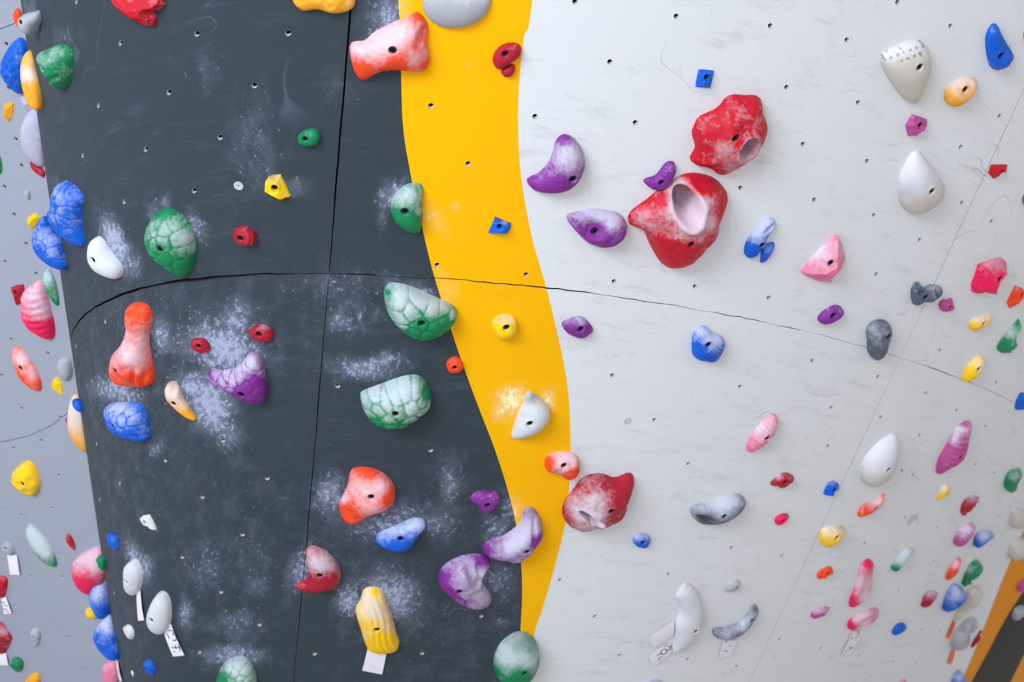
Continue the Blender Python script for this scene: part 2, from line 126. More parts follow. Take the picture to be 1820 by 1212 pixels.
("small blue faceted hold on the lower pale wall, right of a dark red one","Z",[(620,790),(640,740),(665,690),(710,675),(762,705),(755,755),(715,812),(670,812),(622,798)],(718,760),BLU,'facet',.5,.15,dict(blobs=[(705,695,30,.5)])),
("small hot pink round hold on the lower pale wall","Z",[(180,1040),(195,995),(245,968),(300,968),(320,995),(300,1045),(250,1080),(200,1078)],(265,1048),HOT,'smooth',.5,.15,dict(soot_shade=[(290,985,25,.6)])),
("orange-red and pink wedge hold under the white teardrop hold","Z",[(920,1005),(940,940),(970,880),(1050,870),(1120,830),(1155,775),(1172,800),(1165,860),(1130,920),(1070,965),(990,1000)],(1095,930),ORG,'smooth',.5,.5,dict(blobs=[(1080,870,70,1.1),(965,950,25,.7)])),
("yellow hold with a chalk-white top, lower pale wall","Z",[(585,1180),(595,1120),(640,1085),(730,1075),(800,1085),(815,1120),(800,1180),(760,1240),(690,1270),(620,1265),(588,1225)],(732,1172),YEL,'smooth',.5,.4,dict(blobs=[(700,1100,90,1.1)],soot_shade=[(785,1095,30,.5)])),
("tiny yellow and white hold under the mauve ridged hold","a",[(520,840),(545,780),(580,720),(625,700),(655,740),(640,790),(590,835),(530,855)],(628,790),YEL,'lump',.5,.5,dict(blobs=[(580,750,45,1.1)])),
("dark red wedge hold with a powdery top, right of the tiny yellow one","a",[(738,950),(750,890),(790,830),(860,808),(915,825),(900,875),(850,930),(800,985),(755,990)],None,CRI,'facet',.5,.3,dict(blobs=[(850,815,60,.8)])),
("bright green half-speckled hold at the right edge of the lower wall","a",[(1122,710),(1145,640),(1180,580),(1225,575),(1270,558),(1295,610),(1285,690),(1240,760),(1195,790),(1150,760)],None,GRN,'smooth',.55,.25,dict(blobs=[(1250,650,50,.6)])),
("cream hold blending with the wall near the right edge, upper of two","h",[(310,650),(325,600),(345,530),(400,525),(450,570),(470,640),(430,690),(340,680)],None,CRM,'smooth',.5,.2,{}),
("cream hold beside the orange stripe at the right edge, lower of two","h",[(300,900),(320,830),(350,780),(420,750),(480,780),(490,860),(440,920),(340,925)],None,CRM,'lump',.5,.2,{}),
("pink and white hold up against a blue patterned one, lower right","c",[(388,165),(420,110),(470,60),(520,25),(552,55),(550,100),(520,150),(470,205),(420,215),(392,195)],None,MAG,'ridge',.5,.6,dict(blobs=[(480,90,60,1.2)])),
("blue hold with white patterned patches, lower right","c",[(535,190),(545,130),(580,95),(630,80),(695,115),(685,155),(640,200),(590,218),(540,212)],None,BLU,'lump',.5,.5,dict(blobs=[(630,95,50,.9),(620,150,50,.8)])),
("slim orange-red hold with a pink face left of a green cut one","c",[(330,430),(350,380),(390,320),(430,285),(452,300),(450,350),(420,410),(380,455),(340,468)],None,ORG,'smooth',.5,.4,dict(blobs=[(410,350,35,1.0)])),
("green gem-cut hold above the blue and beige cluster","c",[(450,480),(470,420),(510,340),(560,300),(605,350),(605,400),(570,465),(520,490),(468,505)],(550,395),GRN,'facet',.5,.3,dict(blobs=[(510,370,30,.8)])),
("blue and white shell-like hold in front of the beige hold, lower right","c",[(303,680),(315,620),(340,550),(370,495),(400,478),(450,505),(485,560),(490,610),(460,660),(410,690),(340,692)],(425,635),BLU,'smooth',.5,.5,dict(blobs=[(420,560,60,1.0)])),
("beige winged hold partly behind the blue and white shell-like one","c",[(390,750),(400,700),(450,650),(480,600),(490,520),(540,500),(590,510),(612,555),(600,610),(560,660),(500,700),(450,740),(410,760)],None,CRM,'lump',.5,.3,{}),
("grey-white shell hold with a dark groove over an orange tag","c",[(365,930),(380,870),(430,800),(480,750),(540,720),(565,780),(570,850),(540,910),(490,960),(430,980),(380,960)],None,SIL,'ridge',.5,.5,dict(pits=[(470,800,14,95,35,.5)],soot_shade=[(460,810,35,.8)])),
("dark red strip hold against the orange stripe","c",[(517,945),(540,900),(570,860),(595,815),(608,850),(600,900),(565,945),(525,966)],(585,880),CRI,'smooth',.6,.05,{}),
("magenta hold on the lower right orange stripe","c",[(850,540),(865,480),(900,450),(940,460),(950,510),(910,550)],None,MAG,'smooth',.5,.05,{}),
("grey speckled hold on the lower right black stripe","c",[(818,730),(835,670),(880,640),(930,650),(940,700),(890,745),(835,760)],None,SIL,'lump',.5,.2,{}),
("blue and grey hold cut off by the bottom edge, lower right","i",[(330,1110),(370,960),(410,850),(460,790),(540,830),(620,920),(690,1030),(690,1110)],None,BLU,'smooth',.5,.6,dict(blobs=[(520,960,120,.9)])),
("dark red faceted hold with a pale top, left of the blue shell-like one","c",[(148,650),(165,590),(190,540),(240,530),(282,560),(260,600),(215,655),(180,665)],None,CRI,'facet',.5,.3,dict(blobs=[(235,550,50,1.0)])),
("blue round hold at the bottom of the right wall","b",[(822,825),(835,775),(880,738),(920,740),(948,775),(935,815),(890,842),(835,842)],(905,805),BLU,'smooth',.5,.05,{}),
("green-tipped white slotted hold, lower right wall","b",[(812,300),(850,250),(900,180),(950,140),(995,150),(998,190),(960,250),(910,305),(865,345),(820,325)],None,GRN,'smooth',.45,.9,dict(pits=[(920,220,12,80,38,.45)],blobs=[(920,230,100,1.4)],nochalk=[(850,325,35)])),
("tall hot pink and white tongue hold, lower right wall","b",[(480,600),(490,540),(520,470),(550,380),(565,300),(600,245),(645,230),(675,260),(680,330),(665,430),(645,520),(610,575),(560,595),(520,620),(490,620)],None,HOT,'dish',.4,.7,dict(blobs=[(590,440,85,1.3),(610,540,50,1.0)],nochalk=[(640,260,45),(500,590,35)])),
("hot pink and white scoop hold with a written tag hanging under it","b",[(466,770),(480,720),(520,690),(600,650),(680,615),(718,620),(718,680),(690,735),(620,768),(550,795),(490,805)],None,HOT,'dish',.45,.7,dict(blobs=[(600,690,80,1.2),(590,745,60,.7)],nochalk=[(495,760,35)],soot_shade=[(680,660,35,.5)])),
("small orange hold left of the tall pink tongue hold","b",[(228,355),(250,325),(300,300),(340,290),(362,335),(350,365),(300,392),(235,394)],(326,357),ORG,'facet',.5,.05,{}),
("small mauve-pink hold below the small orange one","b",[(178,690),(190,650),(240,620),(335,608),(325,650),(290,690),(240,712),(190,708)],(285,680),MAG,'lump',.5,.4,dict(blobs=[(260,640,50,.7)])),
("faint pink hold tip at the bottom of the right wall","b",[(860,1240),(890,1200),(930,1180),(945,1230),(900,1270)],None,PNK,'smooth',.4,.3,{}),
("long grey kidney-shaped hold with a dark slot underneath, lower pale wall","X",[(697,275),(710,240),(760,230),(830,215),(900,175),(960,173),(1000,195),(1008,230),(985,275),(930,320),(860,345),(790,348),(730,325)],(890,303),GRY,'smooth',.5,.55,dict(blobs=[(830,240,100,1.0),(900,210,70,.8)],pits=[(795,330,45,16,5,.8)],soot_shade=[(795,330,40,2.2)])),  # shade inside the slot is painted into the colour
("dark red jug with chalk frosting and a pocket at its foot, beside the yellow stripe","X",[(-8,280),(10,210),(60,150),(100,90),(160,65),(230,62),(270,85),(320,75),(355,58),(385,62),(397,110),(380,170),(360,210),(362,250),(330,310),(290,345),(240,355),(180,375),(110,392),(70,370),(20,345)],(267,270),CRI,'ruffle',.4,.3,dict(blobs=[(180,220,90,.9),(80,270,60,.6),(160,340,80,1.0)],nochalk=[(330,130,90)],pocket=(160,320,50,16,20))),
("small blue hold with a pale rim under the dark red jug","X",[(380,430),(400,395),(440,388),(478,402),(480,440),(470,475),(430,478),(395,455)],(442,448),BLU,'lump',.5,.4,dict(blobs=[(410,405,35,1.0),(465,405,20,.8)])),
("white-grey curved hold like a shark fin with a toothed right edge, tags behind","Y",[(380,480),(410,430),(450,370),(490,350),(530,380),(570,430),(600,510),(620,600),(622,690),(600,780),(550,850),(500,900),(430,950),(350,980),(345,930),(370,860),(375,760),(380,680),(430,620),(410,530)],(560,778),WHT,'smooth',.4,.5,dict(soot_shade=[(480,375,30,.5)],pits=[(430,600,22,90,5,.35),(400,520,30,50,20,.25)])),
("tiny grey-white hold above the grey banana-shaped one","Y",[(800,440),(815,400),(860,350),(905,330),(940,345),(942,390),(910,430),(860,445)],(917,408),SIL,'smooth',.5,.4,{}),
("grey banana-shaped hold with a black tip and a paper tag under it","Y",[(697,770),(715,740),(780,745),(860,720),(940,690),(1000,620),(1030,550),(1060,535),(1095,575),(1095,640),(1060,700),(990,780),(920,830),(840,850),(760,845),(712,815)],(1048,690),GRY,'smooth',.5,.8,dict(pits=[(900,760,140,22,-22,.3)],blobs=[(820,790,90,1.0),(960,720,60,.9)],soot_shade=[(1070,590,25,1.2),(710,770,15,.8)])),
("lilac hold barely showing at the bottom edge of the pale wall","Y",[(80,1225),(140,1195),(220,1185),(290,1205),(300,1250),(200,1290),(90,1270)],None,LAV,'smooth',.4,.3,{}),
# ---- pale wall behind, left
("blue segmented ball-like hold half hidden by the column, top left","A",[(5,480),(20,420),(60,350),(110,290),(150,258),(200,300),(220,400),(220,560),(190,660),(155,680),(100,650),(50,600),(10,540)],None,BLU,'scale',.5,.15,dict(w='b',at=(60,480))),
("orange hold peeking past the column at the top left","A",[(92,120),(110,60),(140,50),(165,110),(170,190),(150,225),(115,180)],None,ORG,'smooth',.5,.1,dict(w='b',at=(105,130))),
("small ochre arrow-shaped hold on the back wall","A",[(22,830),(35,740),(60,735),(102,733),(100,800),(90,840),(65,875),(40,850)],None,YOC,'facet',.5,.05,dict(w='b')),
("lavender hold peeking out under the yellow pod hold","A",[(145,690),(190,690),(240,740),(220,790),(198,802),(165,765)],None,LAV,'facet',.4,.3,dict(w='b')),
("tall lavender-grey shield hold along the column edge","A",[(180,850),(210,790),(250,770),(300,830),(320,950),(330,1080),(325,1200),(290,1198),(230,1160),(175,1100),(145,1020),(148,930)],None,LAV,'smooth',.35,.35,dict(w='b',at=(220,1000))),
("green hold sliver at the left edge","B",[(-30,-40),(0,-20),(15,40),(20,90),(5,122),(-30,110)],None,GRN,'smooth',.4,.1,dict(w='b')),
("crimson hold below the tall lavender-grey shield hold","B",[(212,25),(240,35),(300,70),(330,100),(320,150),(302,138),(255,110),(222,75)],None,CRI,'smooth',.5,.1,dict(w='b',at=(260,80))),
("grey stone chip hold on the upper back wall","B",[(160,255),(185,225),(215,235),(222,270),(215,308),(190,300)],None,SIL,'lump',.5,.1,dict(w='b')),
("small golden hold left of the blue scaly pair","B",[(200,430),(230,408),(270,397),(285,430),(270,470),(240,515),(205,505),(198,465)],None,YEL,'facet',.5,.05,dict(w='b')),
("crimson square hold left of the pink shell","B",[(78,932),(120,915),(172,908),(180,965),(160,1040),(120,1066),(95,1000)],(108,965),CRI,'facet',.45,.1,dict(w='b')),
("pink and white ridged shell hold on the back wall","C",[(150,270),(160,180),(195,125),(250,85),(290,60),(330,110),(350,190),(370,290),(395,380),(400,450),(390,497),(330,490),(250,455),(190,400),(160,340)],None,HOT,'ridge',.45,.6,dict(w='b',blobs=[(260,180,110,1.0),(290,300,80,.8)],nochalk=[(340,430,80)])),
("pale green leaf-shaped hold beside the pink ridged shell","B",[(305,870),(320,815),(350,780),(385,840),(410,920),(425,1000),(428,1075),(390,1050),(350,990),(315,930)],None,GRN,'smooth',.4,.6,dict(w='b',blobs=[(350,880,60,.9)])),
("orange leaf-shaped hold with a grey chalked face on the back wall","C",[(85,620),(95,560),(120,532),(160,560),(220,640),(270,720),(300,800),(303,860),(270,868),(210,840),(150,790),(105,710)],(140,705),ORG,'smooth',.4,.6,dict(w='b',blobs=[(170,640,60,.9),(230,740,50,.8)])),
("smooth grey ball hold at the column edge on the back wall","C",[(410,690),(420,640),(455,615),(500,620),(525,690),(525,760),(490,792),(450,785),(420,740)],None,SIL,'smooth',.5,.2,dict(w='b',at=(450,700))),
("small yellow hold below the smooth grey ball hold","C",[(370,815),(390,775),(415,762),(445,810),(455,895),(420,885),(380,855)],None,YEL,'facet',.45,.1,dict(w='b')),
("tall cream and yellow hold along the column edge","C",[(485,1070),(500,960),(530,880),(570,900),(600,1000),(625,1120),(640,1250),(630,1310),(580,1290),(520,1220),(490,1150)],None,YOC,'smooth',.35,.8,dict(w='b',at=(530,1090),blobs=[(530,1050,110,1.1)])),
("tiny red hold beside the tall cream and yellow hold","C",[(468,1080),(475,1060),(495,1065),(495,1095),(480,1103)],None,RED,'smooth',.5,.0,dict(w='b')),
("yellow potato-like hold with round dimples on the back wall","D",[(80,450),(95,400),(140,345),(200,308),(240,330),(280,400),(298,470),(285,540),(240,568),(190,560),(130,525),(90,495)],(155,487),YEL,'dimple',.5,.15,dict(w='b')),
("white and green leaf-shaped hold on the lower back wall","D",[(185,830),(200,760),(240,780),(300,840),(350,900),(385,970),(412,1040),(412,1078),(370,1078),(310,1045),(250,985),(205,900)],None,GRN,'smooth',.35,.8,dict(w='b',blobs=[(270,870,110,1.3),(330,960,60,1.0)])),
("small dark red leaf-shaped hold on the lower back wall","D",[(473,870),(490,833),(515,860),(540,910),(547,955),(535,964),(505,940),(480,905)],None,CRI,'smooth',.45,.1,dict(w='b')),
("grey ring-shaped hold with a blank tag, lower left","D",[(10,940),(25,900),(65,895),(100,930),(112,975),(95,998),(50,998),(18,975)],(38,945),SIL,'smooth',.5,.3,dict(w='b')),
("big pink and white striped round hold at the column edge","E",[(515,400),(530,340),(580,290),(650,250),(720,230),(770,300),(780,420),(740,500),(690,560),(630,588),(570,545),(525,480)],None,HOT,'smooth',.4,.7,dict(w='b',at=(620,400),blobs=[(630,340,110,1.1)],nochalk=[(590,520,70)])),
("green knob hold in front of the pink and white striped round one","E",[(688,340),(700,310),(730,298),(765,330),(770,390),(745,418),(710,395)],None,GRN,'smooth',.6,.0,dict(w='b',lift=.07)),
("small ochre hold behind the blue and white pair","E",[(613,700),(630,668),(665,690),(700,730),(695,762),(650,760),(622,745)],None,YEL,'lump',.5,.05,dict(w='b')),
("red hold cut by the left edge with a written tag beneath","g",[(-50,200),(-30,140),(20,125),(65,140),(85,180),(75,260),(60,330),(20,362),(-40,340)],None,RED,'smooth',.5,.2,dict(w='b')),
("maroon faceted hold with a blank tag, bottom left corner","g",[(-50,700),(-10,590),(40,620),(90,690),(130,760),(100,840),(60,910),(20,928),(-50,900)],None,CRI,'facet',.5,.25,dict(w='b',blobs=[(30,700,60,.5)])),
("grey leaf-like hold with a bolt on the lower back wall","g",[(305,680),(340,665),(390,655),(415,700),(420,760),(400,830),(370,858),(335,820),(312,770)],(335,762),SIL,'lump',.45,.3,dict(w='b')),
("dark green round hold in the bottom left corner","g",[(108,1040),(120,980),(165,952),(215,965),(243,1010),(240,1070),(210,1108),(160,1110),(120,1085)],(125,1060),GRN,'smooth',.55,.1,dict(w='b')),
("olive-gold hold cut off by the bottom left edge","g",[(250,1230),(280,1160),(330,1112),(380,1105),(412,1140),(418,1230),(330,1270)],None,YOC,'lump',.5,.1,dict(w='b')),
("dusty pink hold at the foot of the column edge","E",[(735,1130),(745,1080),(790,1050),(830,1060),(850,1130),(860,1230),(800,1270),(740,1230)],None,PNK,'smooth',.4,.4,dict(w='b',at=(780,1150))),
]
# route tags: label, view, quad corners, hold-on surface, ink strokes (in view coords), colour
TAGS=[
("long blank white tag under the upper white spoon-shaped hold","j",[(424,745),(445,728),(467,884),(434,888)],[], 'paper'),
("white tag written 3 and a hash mark under the lower white spoon-shaped hold","P1",[(520,540),(660,310),(965,1000),(715,1030)],
 [[(610,495),(655,475),(700,500),(720,550),(690,560),(740,590),(770,650),(755,705),(720,710),(685,685)],[(560,560),(600,610),(620,665)],[(665,855),(750,858),(870,850)],[(740,800),(765,880)],[(805,785),(835,840),(860,930)],[(710,940),(745,942)],[(880,860),(915,905)]],'paper'),
("blank white tag under the yellow banana-bunch hold","N",[(405,650),(550,680),(515,850),(362,822)],[], 'paper'),
("blank white tag, upper of the two behind the white fin-like hold","P2",[(135,500),(690,130),(680,440),(255,730)],[], 'paper'),
("white tag with handwritten marks, lower of the two behind the white fin-like hold","P2",[(135,905),(600,600),(640,840),(250,1125)],
 [[(490,720),(560,660)],[(560,720),(600,700),(625,735),(600,775),(550,800)],[(430,860),(420,820),(460,775),(520,765),(550,800),(530,850),(480,880),(430,875),(410,860)],[(330,905),(410,860)],[(370,960),(450,930)],[(350,985),(400,1000)]],'paper'),
("creased white tag under the grey banana-shaped hold","P3",[(440,790),(690,770),(570,1040),(360,1110)],[[(510,790),(505,830)],[(620,770),(640,780)],[(560,890),(600,870)],[(480,970),(540,980)]],'paper'),
("narrow white tag with faint writing under the pink and white scoop hold","P4",[(345,620),(545,580),(280,1045),(145,1025)],[[(425,640),(470,630),(480,660),(440,720),(395,750)],[(355,720),(340,770)],[(290,910),(320,930),(365,915)],[(225,975),(265,985)],[(300,960),(330,900)]],'paper'),
("narrow orange tape tag beside the grey-white shell hold, upper one","c",[(385,755),(408,765),(352,890),(333,880)],[[(392,780),(362,860)]],'tape'),
("narrow orange tape tag hanging under the grey-white shell hold, lower one","c",[(378,965),(402,975),(368,1078),(343,1070)],[], 'tape'),
("blank white tag under the grey ring-shaped hold on the back wall","E",[(50,300),(120,300),(142,445),(72,440)],[], 'paperb'),
("white tag with scribbled ink under the red hold at the left edge","g",[(10,360),(60,345),(118,515),(40,525)],[[(20,400),(50,410)],[(40,430),(80,440)],[(30,470),(70,470)],[(60,490),(90,500)]],'paperb'),
("blank white tag under the maroon hold in the bottom left corner","g",[(-30,920),(60,920),(84,1045),(-30,1040)],[], 'paperb'),
("thin white tag at the foot of the column edge, bottom left","E",[(835,1060),(855,1060),(888,1200),(862,1205)],[], 'paper'),
]
VW.update({'P1':(250,1080,12.12),'P2':(1140,1090,12.12),'P3':(1240,1060,10.1),'P4':(1480,1060,10.1)})
HOLES_D=[(136,2),(214,76),(350,60),(300,164),(512,59),(452,152),(175,187),(259,265),(391,244),(147,276),(345,339),(221,358),(187,571),(135,615),(175,683),(600,686),(396,783),(172,788),(294,818),(213,858),(475,850),(360,883),(431,950),(324,990),(393,1052),(461,1110),(559,1162),(203,1053),(355,1159),(177,887),(765,800),(750,1161),(855,1095),
(766,188),(832,291),(777,471),(935,488),
(1084,110),(1129,218),(951,207),(1202,29),(1369,46),(1398,155),(1022,3),(1505,71),(1525,182),(1427,256),(1541,286),(1316,334),(1447,355),(1553,382),(1091,500),(1235,509),(1366,529),(1557,487),(1595,4),(1634,426),(1689,46),(1776,206),(1707,261),(1709,360),(1762,393),
(1088,667),(1315,687),(1443,641),(1560,669),(1477,724),(1565,741),(1163,746),(1471,792),(1223,824),(1634,773),(1603,836),(1622,844),(1300,973),(1389,987),(1537,965),(1609,919),(1645,698),(1770,679),(1700,729),(1751,757),(1666,937),(1734,825),(1767,840),(995,1030),(1188,1020),(1057,1095),(1101,1164),(1222,1171),(1309,1184),(1385,1136),(1459,1151),(1597,1049),(1527,1165),(1587,1175),(1629,1177),(1638,1118),(1660,997),(1745,1078),(1671,1122),(1764,1130),(1725,1178),(1670,622)]
HOLES_B=[(28,247),(11,78),(15,156),(38,294),(8,332),(25,381),(46,433),(9,465),(64,486),(20,603),(85,628),(3,667),(39,726),(108,742),(24,796),(74,783),(105,845),(94,903),(38,915),(55,1024),(111,1025),(27,1077),(124,1132)]
WASH=[(424,330),(1115,748)]
# chalk dust on the wall: x, y, rx, ry, angle, strength (pixels)
DUST=[(205,430,22,55,-25,1.1),(240,470,14,25,0,.6),(375,720,60,38,60,1.0),(345,690,35,30,0,.8),(400,760,30,60,-20,.6),(400,620,70,45,20,.9),(420,570,35,35,0,.6),(210,690,50,22,0,.7),(225,710,30,15,0,.6),(285,600,15,30,0,.6),
(700,345,45,30,-40,.8),(680,380,15,50,0,.5),(770,390,22,45,-30,.55),(650,655,60,20,0,.9),(690,640,40,18,0,.8),(740,520,70,22,15,.75),(790,500,25,25,0,.5),(690,30,45,45,0,.9),(660,90,20,70,10,.5),(600,160,50,70,0,.18),(690,1060,60,50,0,0.85),(620,1065,28,40,0,.8),
(640,900,60,50,0,.35),(585,880,35,45,0,.75),(690,925,90,32,-15,.7),(780,930,45,35,0,.55),(800,860,30,60,0,.35),(540,1010,28,55,20,.8),(255,1010,20,30,0,.7),(240,990,14,30,-30,.7),(330,1090,16,35,0,.7),(415,1165,60,25,0,.8),(875,1030,45,45,0,.5),(880,940,30,40,-20,.6),(910,905,30,30,0,.45),
(350,400,18,35,-30,.7),(275,375,22,22,0,.6),(295,365,10,30,0,.4),(120,70,30,25,0,.5),(55,20,15,40,0,.35),(130,100,12,20,0,.4),(450,240,50,110,10,.28),(360,120,60,60,0,.2),(470,300,45,60,0,.25),(520,330,35,22,0,.35),
(365,1010,50,60,0,.25),(455,1040,35,30,0,.25),(440,990,90,60,0,.2),(420,1110,60,40,0,.3),(275,800,20,14,-40,.5),(620,500,90,40,0,.2),(610,570,30,25,0,.35),(670,560,18,15,0,.5),(640,560,18,25,0,.35),(590,980,120,90,0,.12),(460,900,140,100,0,.1),(100,330,20,30,0,.25),
(910,710,30,30,0,1.2),(975,712,18,25,0,.9),(890,730,22,22,0,.8),(810,520,18,20,0,.5),(955,290,8,8,0,.2),(728,20,8,14,0,.5),(810,370,14,14,0,.35),(832,120,4,7,-30,.9),(1240,1080,60,120,0,.0),(830,1060,6,6,0,.6),(890,1105,10,8,0,.5)]
# ------------------------------------------------------------------ helpers
def lin(c):
    c=np.array(c)/255.; return tuple(np.where(c<=.04045,c/12.92,((c+.055)/1.055)**2.4))
def mesh(name,V,Fa,mat=None,parent=None,smooth=False,mats=None,midx=None,attrs=None,uv=None):
    me=bpy.data.meshes.new(name); me.from_pydata([tuple(map(float,v)) for v in V],[],[tuple(int(i) for i in f) for f in Fa]); me.update()
    for m in (mats or ([mat] if mat else [])): me.materials.append(m)
    if midx is not None: me.polygons.foreach_set('material_index',np.asarray(midx,dtype=np.int32))
    if smooth: me.polygons.foreach_set('use_smooth',np.ones(len(me.polygons),dtype=bool))
    for k,a in (attrs or {}).items():
        at=me.attributes.new(k,'FLOAT','POINT'); at.data.foreach_set('value',np.asarray(a,dtype=np.float32))
    if uv is not None:
        at=me.attributes.new('surf','FLOAT_VECTOR','POINT'); at.data.foreach_set('vector',np.asarray(uv,dtype=np.float32).ravel())
    o=bpy.data.objects.new(name,me); COL.objects.link(o)
    if parent is not None: o.parent=parent
    return o
def tag(o,label=None,cat=None,group=None,kind=None):
    if label: o['label']=label
    if cat: o['category']=cat
    if group: o['group']=group
    if kind: o['kind']=kind
    return o
def inpoly(P,poly):
    x,y=P[:,0],P[:,1]; r=np.zeros(len(P),bool); n=len(poly); j=n-1
    for i in range(n):
        xi,yi=poly[i];xj,yj=poly[j]
        c=((yi>y)!=(yj>y)); r^=c&(x<(xj-xi)*(y-yi)/((yj-yi) if yj!=yi else 1e-12)+xi); j=i
    return r
def segdist(P,poly,closed=True):
    Q=np.asarray(poly); A=Q if closed else Q[:-1]; B=np.roll(Q,-1,0) if closed else Q[1:]
    d=B-A; L=(d**2).sum(1)+1e-18
    t=np.clip(((P[:,None,:]-A)*d).sum(2)/L,0,1); c=A+t[...,None]*d
    return np.sqrt(((P[:,None,:]-c)**2).sum(2))
def cdt(pts,edges):
    v,e,f,_,_,_=delaunay_2d_cdt([Vector((float(a),float(b))) for a,b in pts],edges,[],0,1e-7,False)
    return np.array([(p.x,p.y) for p in v]),np.array(f,dtype=int)
def ccw(V,T):
    a,b,c=V[T[:,0]],V[T[:,1]],V[T[:,2]]
    s=(b[:,0]-a[:,0])*(c[:,1]-a[:,1])-(b[:,1]-a[:,1])*(c[:,0]-a[:,0])
    T=T[np.abs(s)>1e-12]; s=s[np.abs(s)>1e-12]; T=T.copy(); w=s<0; T[w]=T[w][:,::-1]; return T
def ray(x,y):
    d=CF*F+CR*(x-CX)-CU*(y-CY); return d/np.linalg.norm(d)
def proj(P):
    P=np.asarray(P)-CAM; z=P@CF; z=np.where(z<.05,.05,z)
    return np.stack([CX+F*(P@CR)/z,CY-F*(P@CU)/z],-1)
def noise2(P,s,seed=0):
    # cheap smooth value noise on numpy arrays
    P=np.asarray(P)*s+seed*17.3; i=np.floor(P).astype(int); f=P-i; f=f*f*(3-2*f)
    def h(a,b): 
        v=np.sin(a*127.1+b*311.7+seed*74.7)*43758.5453; return v-np.floor(v)
    a=h(i[:,0],i[:,1]);b=h(i[:,0]+1,i[:,1]);c=h(i[:,0],i[:,1]+1);d=h(i[:,0]+1,i[:,1]+1)
    return (a*(1-f[:,0])+b*f[:,0])*(1-f[:,1])+(c*(1-f[:,0])+d*f[:,0])*f[:,1]
# ------------------------------------------------------------------ the curved overhanging surface: P(phi,h)
G=np.linspace(-2.3,2.0,861); _R=np.exp(np.clip(np.polyval(QC[::-1],G),-4,3)); _R=np.where(G<-1.15,np.minimum(_R,1.15),_R); _R=np.where(G>.93,_R*np.exp(np.minimum((G-.93)*14,6)),_R); _h=G[1]-G[0]
def _cum(a): return np.concatenate([[0],np.cumsum((a[1:]+a[:-1])/2*_h)])
TX=_cum(_R*np.cos(G)); TY=_cum(_R*np.sin(G)); TA=_cum(_R)
_a=CF*F+CR*(585-CX)-CU*(487-CY); _P=_a*D0/np.dot(_a,CF); Z0=_P[2]+GZ
TX+=_P[0]-np.interp(PH1,G,TX); TY+=_P[1]-np.interp(PH1,G,TY); TA-=np.interp(PH1,G,TA)
def SP(ph,h):
    ph=np.asarray(ph,float);h=np.asarray(h,float);o=KO*h+MO*h*h
    return np.stack([np.interp(ph,G,TX)+o*np.sin(ph)+SX*h,np.interp(ph,G,TY)-o*np.cos(ph)+SY*h+M2*h*h,Z0+h+0*ph],-1)
def SN(ph,h):
    ph=np.asarray(ph,float);h=np.asarray(h,float);o=KO+2*MO*h
    n=np.stack([np.sin(ph),-np.cos(ph),-(o+SX*np.sin(ph)-(SY+2*M2*h)*np.cos(ph))],-1); return n/np.linalg.norm(n,axis=-1,keepdims=True)
def A2P(A): return np.interp(A,TA,G)
_GG,_HH=np.meshgrid(np.linspace(-1.5,1.1,150),np.linspace(-1.6,1.0,90),indexing='ij')
_PP=SP(_GG,_HH); _pr=proj(_PP); _vis=(np.sum(SN(_GG,_HH)*(_PP-CAM),-1)<0)
def solve(x,y):
    d=np.where(_vis,(_pr[...,0]-x)**2+(_pr[...,1]-y)**2,1e12); i=np.unravel_index(np.argmin(d),d.shape); ph,h=_GG[i],_HH[i]
    for _ in range(8):
        e=1e-4; q=proj(SP([ph,ph+e,ph],[h,h,h+e])); J=np.stack([(q[1]-q[0])/e,(q[2]-q[0])/e],-1)
        st=np.linalg.solve(J+1e-6*np.eye(2),np.array([x,y])-q[0]); st=np.clip(st,-.1,.1); ph+=st[0];h+=st[1]
    ph=min(max(ph,-1.6),1.2); return ph,h
def toAh(x,y):
    ph,h=solve(x,y); return float(np.interp(ph,G,TA)),h
# the flat pale wall behind, on the left
BN=np.array([-.565,-.825,-.80]); BN/=np.linalg.norm(BN)
BT=np.cross(np.array([0,0,1.]),BN); BT/=np.linalg.norm(BT); BT=BT if BT[0]>0 else -BT
BB=np.cross(BN,BT); BB=BB if BB[2]>0 else -BB
BP=CAM+ray(100,600)*4.05
class Frame: pass
def frame(x,y,w='m',lift=0):
    f=Frame()
    if w=='b':
        d=ray(x,y); t=np.dot(BP+BN*lift-CAM,BN)/np.dot(d,BN); f.P=CAM+d*t; f.n=BN;f.T=BT;f.B=BB;f.q=np.zeros(3)
    else:
        ph,h=solve(x,y); f.P=SP(ph,h); f.n=SN(ph,h); f.T=np.array([math.cos(ph),math.sin(ph),0]); f.B=np.cross(f.n,f.T)
        if f.B[2]<0: f.B=-f.B
        pp,hh=np.meshgrid(ph+np.linspace(-.12,.12,5),h+np.linspace(-.1,.1,5)); q=SP(pp.ravel(),hh.ravel())-f.P
        a,b,c=q@f.T,q@f.B,q@f.n; k=(np.hypot(a,b)<.14)
        f.q=np.linalg.lstsq(np.stack([a*a,a*b,b*b],1)[k],c[k],rcond=None)[0]
        f.q[0]=max(min(f.q[0],0),-1.2)
    return f
def place(f,ab,H):
    a,b=ab[:,0],ab[:,1]; return f.P+a[:,None]*f.T+b[:,None]*f.B+(f.q[0]*a*a+f.q[1]*a*b+f.q[2]*b*b+H)[:,None]*f.n
def toplane(f,xy,H=0.):
    out=[]
    for x,y in xy:
        d=ray(x,y); den=np.dot(d,f.n)
        if den>-.12: den=-.12
        t=np.dot(f.P+f.n*H-CAM,f.n)/den; q=CAM+d*t-f.P; out.append((q@f.T,q@f.B))
    return np.array(out)
